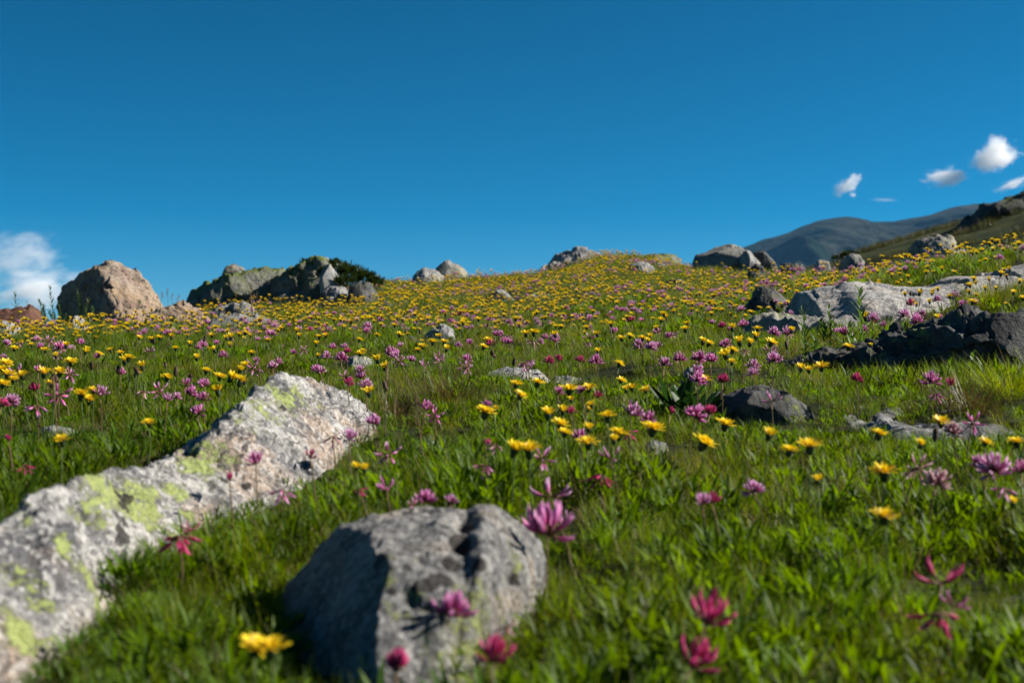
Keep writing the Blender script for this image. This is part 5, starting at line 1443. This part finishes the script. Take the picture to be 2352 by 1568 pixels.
def tussock(px, py, label, n, L, seed, mat, wd=.0014, rad=.05):
    r = np.random.default_rng(seed)
    x, d, g = ground_at(px, py, .01)
    root = empty('grass_tussock', (x, d, g - .01)); tag(root, label, 'tussock')
    mb = MB()
    for k in range(n):
        a, q = r.uniform(0, 6.283), rad * math.sqrt(r.uniform())
        blade(mb, (q * math.cos(a), q * math.sin(a), 0), a + r.normal() * .5, r.uniform(.05, .7) + q / rad * .35, r.uniform(.2, 1.4), L * r.uniform(.6, 1.15), wd * r.uniform(.7, 1.2), 0, r.uniform(), seg=6, twist=r.uniform(-1, 1))
    mb.obj('blades', [mat], root)
    st = MB()
    for k in range(5):
        blade(st, (r.normal() * .02, r.normal() * .02, 0), r.uniform(0, 6.28), r.uniform(.1, .4), r.uniform(.1, .5), L * 1.25, .0012, 0, r.uniform(), seg=6)
    st.obj('dry_stalks', [G_DRY], root)
tussock(1030, 925, 'brown grass tussock beside the dark hollow in the meadow', 520, .125, 1, G_RUSTY, .0013, .055)
tussock(905, 955, 'dry bent grass tussock left of the dark hollow', 200, .11, 2, G_RUSTY, .0013, .045)
tussock(2235, 935, 'straw coloured tussock above the right end of the stone slab', 320, .12, 3, G_RUSTY, .0014, .06)
tussock(2320, 900, 'tall grass tussock at the right edge beside the dark boulder', 320, .13, 4, G_FINE, .0016, .06)
tussock(2270, 705, 'green tussock in front of the bright pale slab', 320, .17, 5, G_FINE, .0024, .08)
tussock(960, 800, 'wiry grass tussock in the middle of the meadow by the low dark stone', 300, .11, 6, G_FINE, .0016, .07)
tussock(1330, 832, 'dark grassy tussock behind the crimson clover row', 300, .10, 7, G_FINE, .0018, .08)
tussock(990, 812, 'flattened dry tussock below the craggy grey stone', 200, .10, 8, G_RUSTY, .0014, .06)

# juniper on the outcrop: needle sprays spread through low mounds
def juniper(mounds, d, label, seed, nspray=900):
    r = np.random.default_rng(seed)
    px0 = mounds[0][0]; x0 = (px0 - 1176) * K * d; g0 = float(terrain(x0, d))
    root = empty('juniper_bush', (x0, d, g0)); tag(root, label, 'shrub')
    fm, tm = MB(), MB()
    for (px, py, rx, rz, dd) in mounds:
        c = pix(px, py, d + dd) - np.array([x0, d, g0]); rx *= K * d; rz *= K * d
        foot = np.array([c[0] * .6, c[1], 0.02])
        for k in range(7):
            e = c + np.array([r.normal() * rx * .6, r.normal() * rx * .5, r.uniform(-.2, .8) * rz])
            tm.tube([foot, (foot + e) / 2 + r.normal(size=3) * .02, e], [.010, .007, .002], 5)
        n = int(nspray * rx * rz / .02)
        for k in range(n):
            v = r.normal(size=3); v /= np.linalg.norm(v); v[2] = v[2] if v[2] > -.35 else -v[2]
            q = r.uniform(.35, 1.0) ** .5 * (1 + .22 * math.sin(v[0] * 9 + v[1] * 7) + .12 * r.normal())
            p = c + v * q * np.array([rx, rx * .8, rz])
            dirv = v + np.array([0, 0, .6]) + r.normal(size=3) * .4
            az = math.atan2(dirv[1], dirv[0]); lean = math.acos(np.clip(dirv[2] / np.linalg.norm(dirv), -1, 1))
            for j in range(3):
                blade(fm, p, az + r.normal() * .6, lean + r.normal() * .35, r.uniform(-.3, .5), r.uniform(.03, .055), .010, 0, r.uniform(), 'lance', 2)
    fm.obj('foliage', [G_JUN], root); tm.obj('branches', [M_twig], root)
juniper([(800, 636, 34, 24, .0), (770, 618, 20, 18, .25), (835, 644, 26, 18, -.1), (862, 652, 22, 12, -.15), (790, 652, 28, 14, -.35), (745, 632, 16, 14, -.25)], 13.9, 'dark green juniper bush sprawling over the right end of the outcrop', 1)
juniper([(708, 612, 20, 12, .0), (690, 622, 14, 8, .1)], 14.3, 'small juniper bush growing on top of the mossy block', 2)
juniper([(640, 634, 22, 7, 0), (610, 628, 14, 5, .1)], 14.7, 'low green cushion shrub on top of the mossy ledge', 3)
juniper([(1950, 590, 20, 8, 0), (1925, 596, 14, 6, .2)], 14.0, 'dark shrub on the bank edge under the mountain', 5)

# seed heads and closed buds on thin dark stalks
def stalk(px, py, hs, label, group, seed, bud=True):
    at = place(px, py, hs)
    if at is None: return
    hx, hy, hz = at
    r = np.random.default_rng(seed)
    bx, by, bz = bend(hx, hy, hz, hs)
    root = empty('seed_stalk', (bx, by, bz)); tag(root, label, 'seed head', group)
    v = Vector((hx - bx, hy - by, hz - bz))
    add_part('stem', (STEMS if bud else RSTEMS)[seed % 4], root, (0, 0, 0), v.to_track_quat('Z', 'Y').to_euler(), (1, 1, v.length))
    add_part('seed_head', BUDM[seed % 3] if bud else PANM[seed % 2], root, v, (r.normal() * .25, r.normal() * .25, r.uniform(0, 6)), (1, 1, 1))
BUDM, PANM = [], []
for k in range(3):
    mb = MB(); z = np.array([-.012, -.009, -.003, .003, .008, .0105]); q = np.array([.0014, .0036, .0046, .0040, .0030, .0010]) * (1 + .08 * k)
    mb.tube(np.stack([.001 * np.sin(z * 300), z * 0, z], 1), q, 8)
    for j in range(10):
        a = j * .63
        mb.strip([[.0042 * math.cos(a), .0042 * math.sin(a), -.004], [.0046 * math.cos(a), .0046 * math.sin(a), .004], [.0028 * math.cos(a), .0028 * math.sin(a), .011]], np.array([-math.sin(a), math.cos(a), 0]), [.002, .002, .0005], 0)
    BUDM.append(mb.mesh('seed_head', [M_bud]))
for k in range(2):
    mb = MB(); r = np.random.default_rng(k)
    for j in range(16):
        a, z0 = r.uniform(0, 6.28), -.05 + j * .0035
        L = .018 * (1.2 - j / 16)
        e = np.array([math.cos(a) * L * .5, math.sin(a) * L * .5, z0 + L * .7])
        mb.tube([[0, 0, z0], e * .5 + np.array([0, 0, z0 * .5]), e], [.0004, .0004, .0003], 4)
        mb.tube([e, e + [0, 0, .003], e + [0, 0, .006]], [.0006, .0014, .0005], 5)
    mb.tube([[0, 0, -.055], [0, 0, 0], [0, 0, .012]], [.0006, .0005, .0003], 4)
    PANM.append(mb.mesh('seed_head', [M_rstem]))
for i, (c, x, y, h) in enumerate([(1,1060,935,.13),(1,1410,920,.14),(1,815,1135,.10),(1,940,1140,.12),(1,1210,1145,.12),(1,1310,1190,.09),(1,1140,1100,.09),(1,1680,1205,.09),(1,380,1190,.14),(1,630,1105,.10)]):
    stalk(*cp(c, x, y), h, 'dark closed bud on a thin stalk in the grass behind the pale boulder', 'closed buds behind the pale boulder', i)
for i, (c, x, y, h) in enumerate([(2,1010,825,.12),(2,1040,1025,.11),(2,300,1245,.14),(2,1190,1080,.09),(2,540,870,.10),(2,1390,820,.09),(7,375,100,.10)]):
    stalk(*cp(c, x, y), h, 'dark closed bud on a thin stalk in the middle of the meadow', 'closed buds in the meadow middle', i + 20)
for i, (c, x, y, h) in enumerate([(3,2235,735,.13),(3,1645,825,.12),(3,715,1200,.12),(3,725,945,.10),(3,1570,845,.12),(6,1290,300,.11)]):
    stalk(*cp(c, x, y), h, 'dark closed bud on a thin stalk beside the dark rocks and slabs', 'closed buds by the dark rocks', i + 40)
for i, (px, py, h) in enumerate([(372, 672, .24), (385, 664, .28), (397, 676, .22), (412, 680, .22), (360, 684, .2), (540, 668, .26), (575, 660, .3), (590, 672, .25)]):
    stalk(px, py, h, 'thin brown grass seed head against the sky between tan boulder and outcrop', 'tall seed heads by the outcrop', i + 60, bud=False)
for i, (c, x, y, h) in enumerate([(2, 515, 1330, .15), (2, 320, 1120, .16), (2, 755, 640, .2), (1, 1545, 730, .2), (3, 290, 890, .14), (2, 1160, 720, .2), (1, 370, 1180, .16)]):
    stalk(*cp(c, x, y), h, 'brown grass seed head standing above the meadow turf', 'seed heads in the meadow', i + 80, bud=False)

# ------------------------------------------------------------------ air and clouds
def cloud_material(name, dens, seed, lo, hi, stretch):
    T = NT(name)
    oc = T.n('TexCoord').outputs['Object']
    v = T.n('VectorMath', {'operation': 'MULTIPLY'}, i0=oc, i1=stretch).outputs[0]
    v2 = T.n('VectorMath', {'operation': 'ADD'}, i0=v, i1=(seed, seed * .37, seed * 1.7)).outputs[0]
    r = T.n('VectorMath', {'operation': 'LENGTH'}, i0=oc).outputs['Value']
    nz = T.noise(v2, 1.5, 7, .62, .3)
    f = T.math('ADD', T.math('SUBTRACT', 1.0, r), T.math('MULTIPLY', T.math('SUBTRACT', nz, .5), 2.4))
    den = T.math('MULTIPLY', T.ramp(f, lo, hi), dens)
    pv = T.n('VolumePrincipled', None, Color=(1, 1, 1, 1), Density=den, Anisotropy=0.0)
    T.t.links.new(pv.outputs[0], T.out.inputs['Volume'])
    return T.mat
def cloud(px, py, rx, ry, D, tilt, dens, seed, label, lo=.25, hi=.7, stretch=(1, 1, 1)):
    import bmesh
    bm = bmesh.new(); bmesh.ops.create_icosphere(bm, subdivisions=3, radius=1.0)
    me = bpy.data.meshes.new('cloud'); bm.to_mesh(me); bm.free()
    me.materials.append(cloud_material('cloud vapour %d' % seed, dens, seed, lo, hi, stretch))
    o = link(bpy.data.objects.new('cloud', me)); o.location = pix(px, py, D)
    o.scale = (rx * K * D, .5 * (rx + ry) * K * D, ry * K * D); o.rotation_euler = (0, R(-tilt), 0)
    tag(o, label, 'cloud', 'clouds')
CD = 6500.0
cloud(2288, 358, 72, 52, CD, 15, .020, 3, 'largest bright white cloud above the mountain, highest on its side')
cloud(2172, 408, 64, 30, CD, 5, .020, 8, 'flat bottomed white cloud left of the largest bright one')
cloud(1948, 424, 46, 22, CD, 38, .022, 13, 'small slanting white wisp above the mountain summit')
cloud(1959, 448, 11, 8, CD, 0, .03, 17, 'tiny white puff just under the slanting wisp')
cloud(2325, 424, 56, 18, CD, 22, .022, 21, 'thin slanting cloud at the edge under the largest bright one', .3, .9)
cloud(2030, 459, 50, 8, CD, 0, .006, 25, 'very faint streak of cloud between the wisp and the mountain', .3, 1.0)
cloud(40, 588, 120, 66, CD, 10, .0065, 31, 'soft grey white cloud at the far left, the upper one', .05, 1.3, (1.5, 1, 1.9))
cloud(78, 668, 130, 66, CD, 10, .012, 37, 'soft pale cloud low behind the tan boulder and leafy stalks', .05, 1.3, (1.5, 1, 1.9))

import bmesh
bm = bmesh.new(); bmesh.ops.create_cube(bm, size=1.0)
me = bpy.data.meshes.new('haze'); bm.to_mesh(me); bm.free()
T = NT('mountain air')
T.t.links.new(T.n('VolumePrincipled', None, Color=(.18, .52, 1.0, 1), Density=.000036, Anisotropy=.2).outputs[0], T.out.inputs['Volume'])
me.materials.append(T.mat)
hz = link(bpy.data.objects.new('haze', me)); hz.location = (0, 700.0, 165); hz.scale = (10800, 8400, 385)
tag(hz, 'thin blue mountain air over the meadow', None, None, 'stuff')
